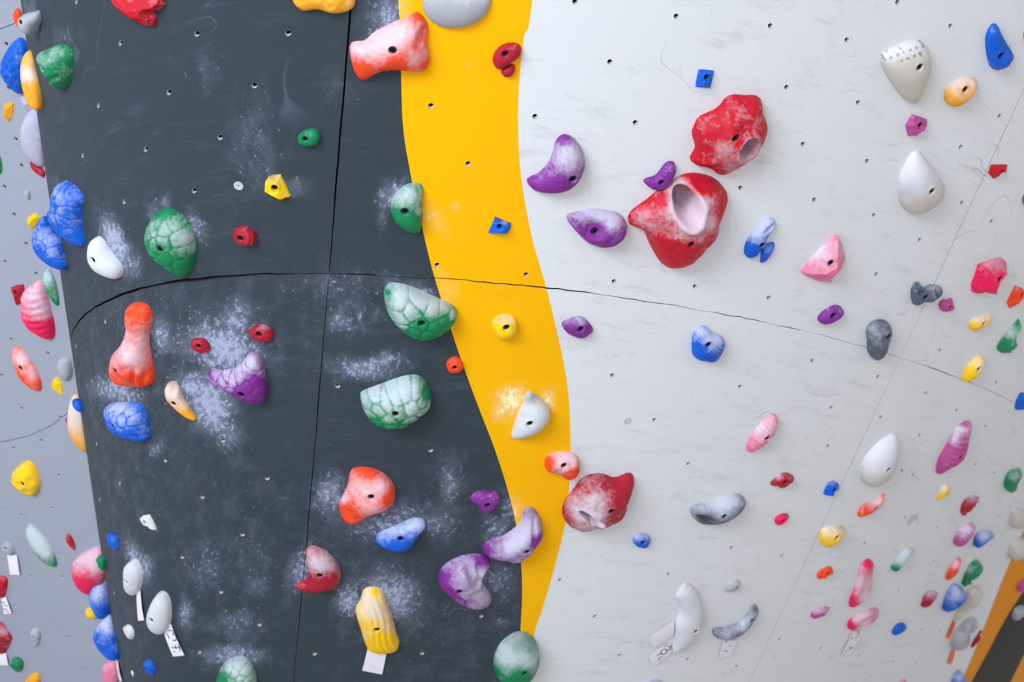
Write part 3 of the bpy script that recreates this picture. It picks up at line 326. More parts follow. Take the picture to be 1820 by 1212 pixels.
# ------------------------------------------------------------------ materials
def mat(name,base,rough=.6,bump=None,chalk=False,metal=0,var=.06,bscale=200,bstr=.15,spec=.3):
    m=bpy.data.materials.new(name); m.use_nodes=True; nt=m.node_tree; N=nt.nodes; L=nt.links; b=N['Principled BSDF']
    b.inputs['Roughness'].default_value=rough; b.inputs['Metallic'].default_value=metal; b.inputs['Specular IOR Level'].default_value=spec
    tc=N.new('ShaderNodeTexCoord'); nz=N.new('ShaderNodeTexNoise'); nz.inputs['Scale'].default_value=18; nz.inputs['Detail'].default_value=6
    L.new(tc.outputs['Object'],nz.inputs['Vector'])
    mx=N.new('ShaderNodeMix'); mx.data_type='RGBA'; base=np.array(base)
    mx.inputs[6].default_value=(*np.clip(base*(1-var*2),0,1),1); mx.inputs[7].default_value=(*np.clip(base*(1+var*2),0,1),1)
    L.new(nz.outputs[0],mx.inputs[0]); out=mx.outputs[2]
    n2=N.new('ShaderNodeTexNoise'); n2.inputs['Scale'].default_value=bscale; n2.inputs['Detail'].default_value=5; L.new(tc.outputs['Object'],n2.inputs['Vector'])
    if chalk:
        at=N.new('ShaderNodeAttribute'); at.attribute_name='chalk'
        n3=N.new('ShaderNodeTexNoise'); n3.inputs['Scale'].default_value=95; n3.inputs['Detail'].default_value=8; n3.inputs['Roughness'].default_value=.75; L.new(tc.outputs['Object'],n3.inputs['Vector'])
        n4=N.new('ShaderNodeTexNoise'); n4.inputs['Scale'].default_value=24; n4.inputs['Detail'].default_value=4; L.new(tc.outputs['Object'],n4.inputs['Vector'])
        a0=N.new('ShaderNodeMath'); a0.operation='ADD'; L.new(n3.outputs[0],a0.inputs[0]); L.new(n4.outputs[0],a0.inputs[1])
        a1=N.new('ShaderNodeMath'); a1.operation='MULTIPLY_ADD'; L.new(a0.outputs[0],a1.inputs[0]); a1.inputs[1].default_value=1.7; a1.inputs[2].default_value=-1.7
        a2=N.new('ShaderNodeMath'); a2.operation='ADD'; L.new(a1.outputs[0],a2.inputs[0]); L.new(at.outputs['Fac'],a2.inputs[1])
        mr=N.new('ShaderNodeMapRange'); mr.inputs[1].default_value=.16; mr.inputs[2].default_value=1.45; mr.inputs[4].default_value=.67; L.new(a2.outputs[0],mr.inputs[0])
        m2=N.new('ShaderNodeMix'); m2.data_type='RGBA'; L.new(mr.outputs[0],m2.inputs[0]); L.new(out,m2.inputs[6]); m2.inputs[7].default_value=(.70,.72,.82,1)
        at2=N.new('ShaderNodeAttribute'); at2.attribute_name='soot_shade'
        s1=N.new('ShaderNodeMath'); s1.operation='MULTIPLY'; L.new(at2.outputs['Fac'],s1.inputs[0]); L.new(n3.outputs[0],s1.inputs[1])
        s2=N.new('ShaderNodeMath'); s2.operation='MULTIPLY'; s2.use_clamp=True; L.new(s1.outputs[0],s2.inputs[0]); s2.inputs[1].default_value=1.5
        m3=N.new('ShaderNodeMix'); m3.data_type='RGBA'; L.new(s2.outputs[0],m3.inputs[0]); L.new(m2.outputs[2],m3.inputs[6]); m3.inputs[7].default_value=(.09,.09,.11,1)
        out=m3.outputs[2]
    L.new(out,b.inputs['Base Color'])
    bp=N.new('ShaderNodeBump'); bp.inputs['Strength'].default_value=bstr; bp.inputs['Distance'].default_value=.002; L.new(n2.outputs[0],bp.inputs['Height']); L.new(bp.outputs[0],b.inputs['Normal'])
    return m
def paint(name,base,dust=(.50,.53,.66),smear=(.5,.48,.5),samt=.25,fine=.05,spec=.3):
    """sanded wall paint: fine grain, boot smears, chalk dust where the 'dust' attribute says"""
    m=bpy.data.materials.new(name); m.use_nodes=True; nt=m.node_tree; N=nt.nodes; L=nt.links; b=N['Principled BSDF']
    b.inputs['Roughness'].default_value=.62; b.inputs['Specular IOR Level'].default_value=spec
    uv=N.new('ShaderNodeAttribute'); uv.attribute_name='surf'; V=uv.outputs['Vector']
    def noise(sc,det=4,ro=.55,vec=V,dim=None):
        n=N.new('ShaderNodeTexNoise'); n.inputs['Scale'].default_value=sc; n.inputs['Detail'].default_value=det; n.inputs['Roughness'].default_value=ro; L.new(vec,n.inputs['Vector']); return n.outputs[0]
    def mapr(v,a,c,lo=0,hi=1):
        r=N.new('ShaderNodeMapRange'); r.interpolation_type='SMOOTHSTEP'; r.inputs[1].default_value=a; r.inputs[2].default_value=c; r.inputs[3].default_value=lo; r.inputs[4].default_value=hi; L.new(v,r.inputs[0]); return r.outputs[0]
    def mix(f,a,c):
        x=N.new('ShaderNodeMix'); x.data_type='RGBA'; L.new(f,x.inputs[0])
        for k,v in ((6,a),(7,c)):
            if isinstance(v,tuple): x.inputs[k].default_value=(*v,1)
            else: L.new(v,x.inputs[k])
        return x.outputs[2]
    def math_(op,a,c):
        x=N.new('ShaderNodeMath'); x.operation=op
        for k,v in ((0,a),(1,c)):
            if isinstance(v,(int,float)): x.inputs[k].default_value=v
            else: L.new(v,x.inputs[k])
        return x.outputs[0]
    base=np.array(base)
    out=mix(noise(1.6,3),tuple(base*(1-fine)),tuple(np.clip(base*(1+fine),0,1)))
    out=mix(noise(260,3),out,tuple(np.clip(base*1.12,0,1))) if False else out
    g=mapr(noise(330,2),.35,.7,0,.10); out=mix(g,out,tuple(np.clip(base*1.35,0,1)))
    # mottled rubbing marks, smears along the climbers' movement, a few thin scratches
    mp=N.new('ShaderNodeMapping'); mp.inputs['Rotation'].default_value=(0,0,math.radians(-52)); mp.inputs['Scale'].default_value=(1,4.0,1); L.new(V,mp.inputs['Vector'])
    s1=mapr(noise(7,8,.72,mp.outputs[0]),.50,.80); s2=mapr(noise(2.2,3),.32,.66)
    out=mix(math_('MULTIPLY',math_('MULTIPLY',s1,s2),samt),out,smear)
    s3=mapr(noise(20,7,.75),.56,.80,0,samt*.8); out=mix(math_('MULTIPLY',s3,mapr(noise(3.1,3),.35,.65)),out,smear)
    ln=math_('ABSOLUTE',math_('SUBTRACT',noise(2.6,1.5,.5,mp.outputs[0]),.5),0.); l2=mapr(ln,.0,.0035,1,0)
    out=mix(math_('MULTIPLY',math_('MULTIPLY',l2,mapr(noise(4.3,2),.56,.66)),samt*1.1),out,smear)
    mp3=N.new('ShaderNodeMapping'); mp3.inputs['Rotation'].default_value=(0,0,math.radians(35)); mp3.inputs['Location'].default_value=(5,3,0); L.new(V,mp3.inputs['Vector'])
    l3=mapr(math_('ABSOLUTE',math_('SUBTRACT',noise(3.4,1,.5,mp3.outputs[0]),.5),0.),.0,.003,1,0)
    out=mix(math_('MULTIPLY',math_('MULTIPLY',l3,mapr(noise(3.3,2,.5,mp3.outputs[0]),.57,.68)),samt*.9),out,smear)
    # chalk dust
    at=N.new('ShaderNodeAttribute'); at.attribute_name='dust'
    mp2=N.new('ShaderNodeMapping'); mp2.inputs['Rotation'].default_value=(0,0,math.radians(38)); mp2.inputs['Scale'].default_value=(1.25,.95,1); L.new(V,mp2.inputs['Vector'])
    A_=at.outputs['Fac']; gate=mapr(A_,.0,.3)
    soft=mapr(math_('ADD',A_,math_('SUBTRACT',math_('MULTIPLY',noise(16,6,.65,mp2.outputs[0]),1.6),.95)),.0,1.5,0,.55)
    spk=mapr(math_('ADD',math_('MULTIPLY',A_,.22),noise(62,6,.75,mp2.outputs[0])),.66,.84,0,.85)
    out=mix(math_('MULTIPLY',soft,gate),out,dust); out=mix(math_('MULTIPLY',spk,gate),out,tuple(min(1,c*1.35) for c in dust))
    L.new(out,b.inputs['Base Color'])
    bp=N.new('ShaderNodeBump'); bp.inputs['Strength'].default_value=.22; bp.inputs['Distance'].default_value=.0012
    L.new(noise(420,3),bp.inputs['Height']); L.new(bp.outputs[0],b.inputs['Normal'])
    return m
HC=dict(green=(12,126,78),blue=(4,88,196),purple=(124,42,138),red=(188,10,36),orange=(238,72,34),yellow=(252,196,14),ochre=(236,164,36),pink=(222,120,150),magenta=(178,72,135),hotpink=(225,24,84),white=(208,208,214),cream=(200,192,182),grey=(88,92,108),crimson=(165,22,44),lavender=(176,170,192),silver=(165,166,172))
HM={k:mat('resin_'+k,lin(v),rough=.55,chalk=True,bscale=350,bstr=.22) for k,v in HC.items()}
MD=paint('paint_dark_grey',lin((49,60,68)),dust=(.30,.33,.46),smear=(.11,.13,.18),samt=.55,fine=.15)
MY=paint('paint_yellow',lin((255,184,0)),spec=.12,dust=(.95,.72,.42),smear=(.80,.36,.01),samt=.22,fine=.03)
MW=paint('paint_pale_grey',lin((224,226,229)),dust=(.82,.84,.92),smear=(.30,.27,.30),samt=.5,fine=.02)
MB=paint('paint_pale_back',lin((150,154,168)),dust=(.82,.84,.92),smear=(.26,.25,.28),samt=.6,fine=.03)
MO_=paint('paint_orange_yellow',lin((228,142,0)),spec=.08,dust=(.9,.7,.4),smear=(.4,.2,.01),samt=.2,fine=.04)
MK=paint('paint_black',lin((44,40,34)),spec=.1,dust=(.3,.3,.32),smear=(.10,.10,.10),samt=.6,fine=.12)
MBACK=mat('plywood_backing',(.015,.013,.012),rough=.9)
MEDGE=mat('panel_edge',(.03,.026,.024),rough=.9)
MHOLE=mat('hole_wood',lin((206,196,196)),rough=.8)
MDEEP=mat('hole_depth',(.012,.010,.010),rough=.9)
MBOLT=mat('black_oxide_steel',(.022,.022,.026),rough=.32,metal=.5,spec=.6)
MSOCK=mat('bolt_socket_dark',(.004,.004,.005),rough=.8)
MPAP=mat('white_label_paper',lin((232,226,234)),rough=.7,var=.01)
MTAPE=mat('orange_tape',lin((240,100,20)),rough=.5,var=.02)
MINK=mat('ink',(.012,.012,.02),rough=.5)
MWASH=mat('filler_plug',lin((188,194,200)),rough=.6)
MFLOOR=mat('crash_mat_vinyl',lin((216,211,208)),rough=.7)
# ------------------------------------------------------------------ floor of mats
def mats_floor():
    t=tag(bpy.data.objects.new('floor',None),'pale crash mats covering the gym floor','floor',kind='structure'); COL.objects.link(t)
    me=None
    for i in range(-3,4):
        for j in range(-3,4):
            if me is None:
                bm=bmesh.new(); bmesh.ops.create_cube(bm,size=1); bmesh.ops.scale(bm,vec=(1.98,1.98,.3),verts=bm.verts); bmesh.ops.bevel(bm,geom=bm.edges[:],offset=.03,segments=2,affect='EDGES')
                me=bpy.data.meshes.new('crash_mat'); bm.to_mesh(me); bm.free(); me.materials.append(MFLOOR)
            o=bpy.data.objects.new('crash_mat',me); COL.objects.link(o); o.parent=t; o.location=(i*2,j*2,-.15)
mats_floor()
# ------------------------------------------------------------------ painted panels
def poly_px(pts): return np.array([toAh(*p) for p in pts])
EY1=poly_px([(708,2),(712,100),(716,220),(728,300),(745,380),(766,470),(790,550),(820,640),(850,722),(880,800),(905,880),(922,960),(928,1040),(925,1120),(918,1208)])
EY2=poly_px([(946,2),(932,60),(922,160),(921,240),(927,320),(945,420),(972,515),(990,590),(1003,650),(1012,720),(1014,800),(1012,860),(1005,930),(985,1010),(965,1080),(950,1125),(934,1208)])
EO1=poly_px([(1812,960),(1797,993),(1769,1062),(1742,1132),(1716,1195),(1709,1210)])
EO2=poly_px([(1818,1052),(1788,1098),(1758,1154),(1728,1209)])
EO3=poly_px([(1818,1168),(1797,1211)])
def ext(E):
    k=3 if len(E)>4 else 1; a=E[0]+(E[0]-E[k])/abs(E[0,1]-E[k,1])*.35; b=E[-1]+(E[-1]-E[-1-k])/abs(E[-1,1]-E[-1-k,1])*.5
    return np.vstack([a,E,b])
def smoothline(E,n=6):
    out=[]
    for i in range(len(E)-1):
        p0=E[max(i-1,0)];p1=E[i];p2=E[i+1];p3=E[min(i+2,len(E)-1)]
        for t in np.linspace(0,1,n,endpoint=False): out.append(.5*((2*p1)+(-p0+p2)*t+(2*p0-5*p1+4*p2-p3)*t*t+(-p0+3*p1-3*p2+p3)*t**3))
    out.append(E[-1]); return np.array(out)
EY1,EY2,EO1,EO2,EO3=[smoothline(ext(e)) for e in (EY1,EY2,EO1,EO2,EO3)]
def atH(E,h):
    i=np.argsort(E[:,1]); return np.interp(h,E[i,1],E[i,0])
AMIN=float(np.interp(-2.0,G,TA)); AV1=float(np.interp(PH1,G,TA)); AV2=float(np.interp(.752,G,TA)); AMAX=float(np.interp(.93,G,TA))+2.6
HMIN=-2.7; HMAX=1.0
WALL=tag(bpy.data.objects.new('wall_front',None),'curved overhanging climbing wall painted dark grey, yellow and pale grey','climbing wall',kind='structure'); COL.objects.link(WALL)
HB=[toAh(*p) for p in HOLES_D]
RH=.0062
def wob(s,seed,amp):
    return amp*(noise2(np.stack([s,s*0],1),9,seed)-.5)*2+amp*.6*(noise2(np.stack([s,s*0+3],1),45,seed+5)-.5)*2
def hgap(A):  # half width of the horizontal joint along the arc
    x=np.interp(A,[AMIN,float(np.interp(-1.0,G,TA)),float(np.interp(-.5,G,TA)),AV1,float(np.interp(.3,G,TA)),float(np.interp(.45,G,TA)),AMAX],[.001,.0016,.0021,.0014,.0010,.0006,.0006])
    brk=np.where(A>AV1+.1,np.clip((noise2(np.stack([A,A*0],1),6,21)-.16)*7,.42,1),1)
    return x*brk*(.35+1.1*noise2(np.stack([A,A*0],1),14,3))
def vgap(h,left=True):
    return (np.where(h>0,.0017,.0011) if left else .0006+0*h)*(.6+.8*noise2(np.stack([h,h*0],1),11,8))
def seamH(A): return wob(A,2,.0016)
def panel(a0,a1,top,seed):
    """one board: edges follow the joints, bolt holes cut through, paint boundaries cut into the mesh"""
    Aa=np.linspace(a0,a1,int((a1-a0)/.012)+2)
    if top: Hh=np.linspace(0,HMAX,70)
    else: Hh=np.linspace(0,-1.25,90)
    def vx(a,h,s):
        if a==AMIN or a==AMAX: return a+0*h
        return a+s*vgap(h,a==AV1)+wob(h,12 if a==AV1 else 13,.0010)
    sg=1 if top else -1
    e1=np.stack([Aa,seamH(Aa)+sg*hgap(Aa)],1); e2=np.stack([vx(a1,Hh,-1),Hh],1)[1:-1]; e3=np.stack([Aa[::-1],0*Aa+(HMAX if top else HLOW)],1)[::4]; e4=np.stack([vx(a0,Hh,1),Hh],1)[::-1][1:-1]
    poly=np.vstack([e1,e2,e3,e4])
    holes=[c for c in HB if a0<c[0]<a1 and (0<c[1]<HMAX if top else HLOW<c[1]<0) and segdist(np.array([c]),poly).min()>.012]
    # interior points
    sp=.016; gx=np.arange(a0,a1,sp); gy=np.arange(0 if top else HLOW,HMAX if top else 0,sp*.9); X,Y=np.meshgrid(gx,gy); X=X+(np.arange(X.shape[0])%2)[:,None]*sp*.5
    P=np.stack([X.ravel(),Y.ravel()],1); P=P[inpoly(P,poly)]
    near=np.zeros(len(P),bool)
    for i in range(0,len(P),4000): near[i:i+4000]=segdist(P[i:i+4000],poly).min(1)<sp*.45
    for E in (EY1,EY2,EO1,EO2,EO3):
        for i in range(0,len(P),4000): near[i:i+4000]|=segdist(P[i:i+4000],E,False).min(1)<sp*.4
    for c in holes: near|=np.hypot(P[:,0]-c[0],P[:,1]-c[1])<RH*2.2
    P=P[~near]
    pts=[tuple(p) for p in poly]; edges=[(i,(i+1)%len(poly)) for i in range(len(poly))]
    for E in (EY1,EY2,EO1,EO2,EO3):
        k=len(pts); pts+= [tuple(p) for p in E]; edges+=[(k+i,k+i+1) for i in range(len(E)-1)]
    rings=[]
    for c in holes:
        # an ellipse in (arc,h) that is a circle on the board
        ph=A2P(c[0]); sl=math.sqrt(1+np.sum((SP(ph,c[1]+1e-3)-SP(ph,c[1]))[:2]**2)/1e-6)
        sA=np.linalg.norm(SP(A2P(c[0]+1e-3),c[1])-SP(ph,c[1]))/1e-3
        r=[(c[0]+RH/sA*math.cos(t),c[1]+RH/sl*math.sin(t)) for t in np.linspace(0,2*math.pi,14,endpoint=False)]
        rings.append(r); k=len(pts); pts+=r; edges+=[(k+i,k+(i+1)%14) for i in range(14)]
    pts+= [tuple(p) for p in P]
    V,T=cdt(pts,edges); T=ccw(V,T)
    C=V[T].mean(1); keep=inpoly(C,poly)
    for r in rings: keep&=~inpoly(C,r)
    T=T[keep]; C=C[keep]
    used=np.unique(T); mp=-np.ones(len(V),int); mp[used]=np.arange(len(used)); V=V[used]; T=mp[T]
    ph=A2P(V[:,0]); P3=SP(ph,V[:,1])
    mi=np.full(len(C),2); a=C[:,0]; h=C[:,1]
    mi[a<atH(EY1,h)]=0; mi[(a>=atH(EY1,h))&(a<atH(EY2,h))]=1
    mi[h<EY1[:,1].min()+.2]=mi[h<EY1[:,1].min()+.2]
    o1,o2,o3=[np.where((h>E[:,1].min())&(h<E[:,1].max()),atH(E,h),np.where(h>=E[:,1].max(),99,atH(E,h))) for E in (EO1,EO2,EO3)]
    mi[a>o1]=3; mi[a>o2]=4; mi[a>o3]=3
    # dust
    q=proj(P3); d=np.zeros(len(V))
    for x,y,rx,ry,an,s in DUST:
        c_,s_=math.cos(math.radians(an)),math.sin(math.radians(an)); dx,dy=q[:,0]-x,q[:,1]-y
        u=(dx*c_+dy*s_)/rx; v=(-dx*s_+dy*c_)/ry; d=np.maximum(d,s*(1.25 if s>.45 else 1.9)*np.exp(-(u*u+v*v)*1.1))
    d+=(.03+.28*noise2(V,3.1,4)**2+.09*(V[:,1]<0))*(V[:,0]<atH(EY1,V[:,1]))
    # rims: fold the outer edges back into the joint
    nv=len(V); B=P3-SN(ph,V[:,1])*.018
    from collections import Counter
    ec=Counter(); 
    for t in T:
        for i in range(3): ec[(t[i],t[(i+1)%3])]+=1
    rim=[(u,v) for (u,v) in ec if (v,u) not in ec]
    rv={}; VV=list(P3); FF=[tuple(t) for t in T]; MI=list(mi)
    inring=np.zeros(nv,bool)
    for c in holes: inring|=np.hypot(V[:,0]-c[0],V[:,1]-c[1])<RH*1.6
    dd=list(d); UV=[(x,y*1.5,0) for x,y in V]
    for u,v in rim:
        if inring[u]: continue
        for w in (u,v):
            if w not in rv: rv[w]=len(VV); VV.append(B[w]); dd.append(0); UV.append(UV[w])
        FF.append((v,u,rv[u],rv[v])); MI.append(5)
    o=mesh('panel',VV,FF,parent=WALL,mats=[MD,MY,MW,MO_,MK,MEDGE],midx=MI,attrs={'dust':dd},uv=UV)
    # bolt holes: a short wooden sleeve and its dark end
    for c,r in zip(holes,rings):
        r=np.array(r); p=A2P(r[:,0]); R0=SP(p,r[:,1]); n=SN(A2P(c[0]),c[1]); ce=SP(A2P(c[0]),c[1])
        v=list(R0+n*.0003)+list(R0-n*.006)+list(ce+(R0-ce)*.8-n*.007)+list(ce+(R0-ce)*.8-n*.022)+[ce-n*.022]
        f=[];m=[]
        for lv,mm in ((0,0),(1,0),(2,1)):
            for i in range(14): j=(i+1)%14; f.append((lv*14+j,lv*14+i,lv*14+14+i,lv*14+14+j)); m.append(mm)
        for i in range(14): f.append((42+(i+1)%14,42+i,56)); m.append(1)
        mesh('bolt_hole',v,f,parent=o,mats=[MHOLE,MDEEP],midx=m)
    return o
HLOW=-1.25
for (a0,a1) in ((AMIN,AV1),(AV1,AV2),(AV2,AMAX)):
    for top in (True,False): panel(a0,a1,top,0)
# boards below the picture down to the mats, and the dark framing behind the joints
def strip(name,a0,a1,h0,h1,off,mt,mi=None,n=60,m=10,parent=WALL):
    A,Hh=np.meshgrid(np.linspace(a0,a1,n),np.linspace(h0,h1,m),indexing='ij'); ph=A2P(A); P=SP(ph,Hh)-SN(ph,Hh)*off
    Fa=[(i*m+j,(i+1)*m+j,(i+1)*m+j+1,i*m+j+1) for i in range(n-1) for j in range(m-1)]
    V=P.reshape(-1,3); ce=np.array([(A[f//m,f%m],Hh[f//m,f%m]) for f in [q[0] for q in Fa]]) if mi else None
    return mesh(name,V,Fa,parent=parent,mats=mt,midx=mi(ce) if mi else None,attrs={'dust':np.zeros(len(V))},uv=[(a,h*1.5,0) for a,h in zip(A.ravel(),Hh.ravel())],smooth=True)
def low(c): 
    k=np.full(len(c),2); k[c[:,0]<EY1[-1,0]]=0; return k
for a0,a1 in ((AMIN,AV1),(AV1,AV2),(AV2,AMAX)):
    strip('panel',a0+.001,a1-.001,-1.254,-2.0,0,[MD,MY,MW],low)
strip('backing',AMIN+.02,AMAX-.02,-1.9,.98,.02,[MBACK],n=200,m=30)
for x,y in WASH:
    f=frame(x,y); r=.0105; v=[];fc=[]
    for k,(rr,z) in enumerate(((r,.0),(r,.0012),(r*.62,.0014),(r*.5,.0006),(r*.2,.0006),(r*.12,-.0008))):
        v+= [(f.P+f.T*rr*math.cos(t)+f.B*rr*math.sin(t)+f.n*z) for t in np.linspace(0,2*math.pi,20,endpoint=False)]
        if k: fc+=[((k-1)*20+i,(k-1)*20+(i+1)%20,k*20+(i+1)%20,k*20+i) for i in range(20)]
    fc.append(tuple(100+i for i in range(20)))
    mesh('filler_plug',v,fc,MWASH,parent=WALL)
# the pale wall behind on the left: two stacked boards, a wavering joint, bolt holes
BW=tag(bpy.data.objects.new('wall_left',None),'pale grey climbing wall standing behind the dark column on the left','climbing wall',kind='structure'); COL.objects.link(BW)
def bxy(x,y):
    d=ray(x,y); t=np.dot(BP-CAM,BN)/np.dot(d,BN); q=CAM+d*t-BP; return q@BT,q@BB
bj=[bxy(*p) for p in ((-60,796),(0,786),(50,775),(100,752),(112,738),(160,715))]; bt=[bxy(*p) for p in ((-60,65),(0,52),(25,42),(60,20))]
def bjoint(x,L): L=np.array(L); return np.interp(x,L[:,0],L[:,1])
BHL=[bxy(*p) for p in HOLES_B]
BX0=-2.2; BX1=.62
_sl=[bxy(*p) for p in ((27,0),(66,280),(118,560),(172,930),(215,1200))]; _sl=np.array(_sl)[::-1]
def RX(y):   # right edge of the boards, kept inside the column
    return float(np.interp(y,[-2.6,*_sl[:,1],2.1],[_sl[0,0]-.1,*_sl[:,0],_sl[-1,0]+.28]))+.17
def bpanel(lo,hi):
    X=np.linspace(0,1,60)
    def edge(fn,d):
        x=np.full(60,BX1*1.)
        for _ in range(12): x=BX0+(RX(fn(np.array([x[-1]]))[0])-BX0)*X
        return np.stack([x,fn(x)+d],1)
    poly=np.vstack([edge(lo,.0008),edge(hi,-.0008)[::-1]])
    pts=[tuple(p) for p in poly]; edges=[(i,(i+1)%len(poly)) for i in range(len(poly))]; rings=[]; hs=[c for c in BHL if inpoly(np.array([c]),poly)[0]]
    for c in hs:
        r=[(c[0]+RH*math.cos(t),c[1]+RH*math.sin(t)) for t in np.linspace(0,2*math.pi,12,endpoint=False)]; rings.append(r); k=len(pts); pts+=r; edges+=[(k+i,k+(i+1)%12) for i in range(12)]
    gx,gy=np.meshgrid(np.arange(BX0,BX1,.06),np.arange(-3,2.2,.06)); P=np.stack([gx.ravel(),gy.ravel()],1); P=P[inpoly(P,poly)]; P=P[segdist(P,poly).min(1)>.02]
    for c in hs: P=P[np.hypot(P[:,0]-c[0],P[:,1]-c[1])>RH*2]
    pts+=[tuple(p) for p in P]; V,T=cdt(pts,edges); T=ccw(V,T); C=V[T].mean(1); k=inpoly(C,poly)
    for r in rings: k&=~inpoly(C,r)
    T=T[k]
    if np.dot(np.cross(BT,BB),BN)<0: T=T[:,::-1]
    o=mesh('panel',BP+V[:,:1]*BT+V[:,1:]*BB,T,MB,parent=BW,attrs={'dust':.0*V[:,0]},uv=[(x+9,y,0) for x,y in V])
    for c,r in zip(hs,rings):
        R0=np.array([BP+a*BT+b*BB for a,b in r]); ce=BP+c[0]*BT+c[1]*BB
        v=list(R0+BN*.0003)+list(R0-BN*.006)+list(R0-BN*.024)+[ce-BN*.024]
        f=[];m=[]
        for lv in (0,1):
            for i in range(12): j=(i+1)%12; f.append((lv*12+i,lv*12+j,lv*12+12+j,lv*12+12+i)); m.append(lv)
        for i in range(12): f.append((24+i,24+(i+1)%12,36)); m.append(1)
        mesh('bolt_hole',v,f,parent=o,mats=[MHOLE,MDEEP],midx=m)
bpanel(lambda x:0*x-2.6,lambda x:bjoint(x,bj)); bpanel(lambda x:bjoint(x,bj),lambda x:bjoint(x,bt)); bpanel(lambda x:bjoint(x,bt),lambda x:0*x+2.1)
v=[BP+a*BT+b*BB-BN*.026 for a,b in [(BX0,-2.6),*[(RX(y)-.02,y) for y in np.linspace(-2.6,2.1,20)],(BX0,2.1)]]
mesh('backing',v,[tuple(range(len(v)))],MBACK,parent=BW)
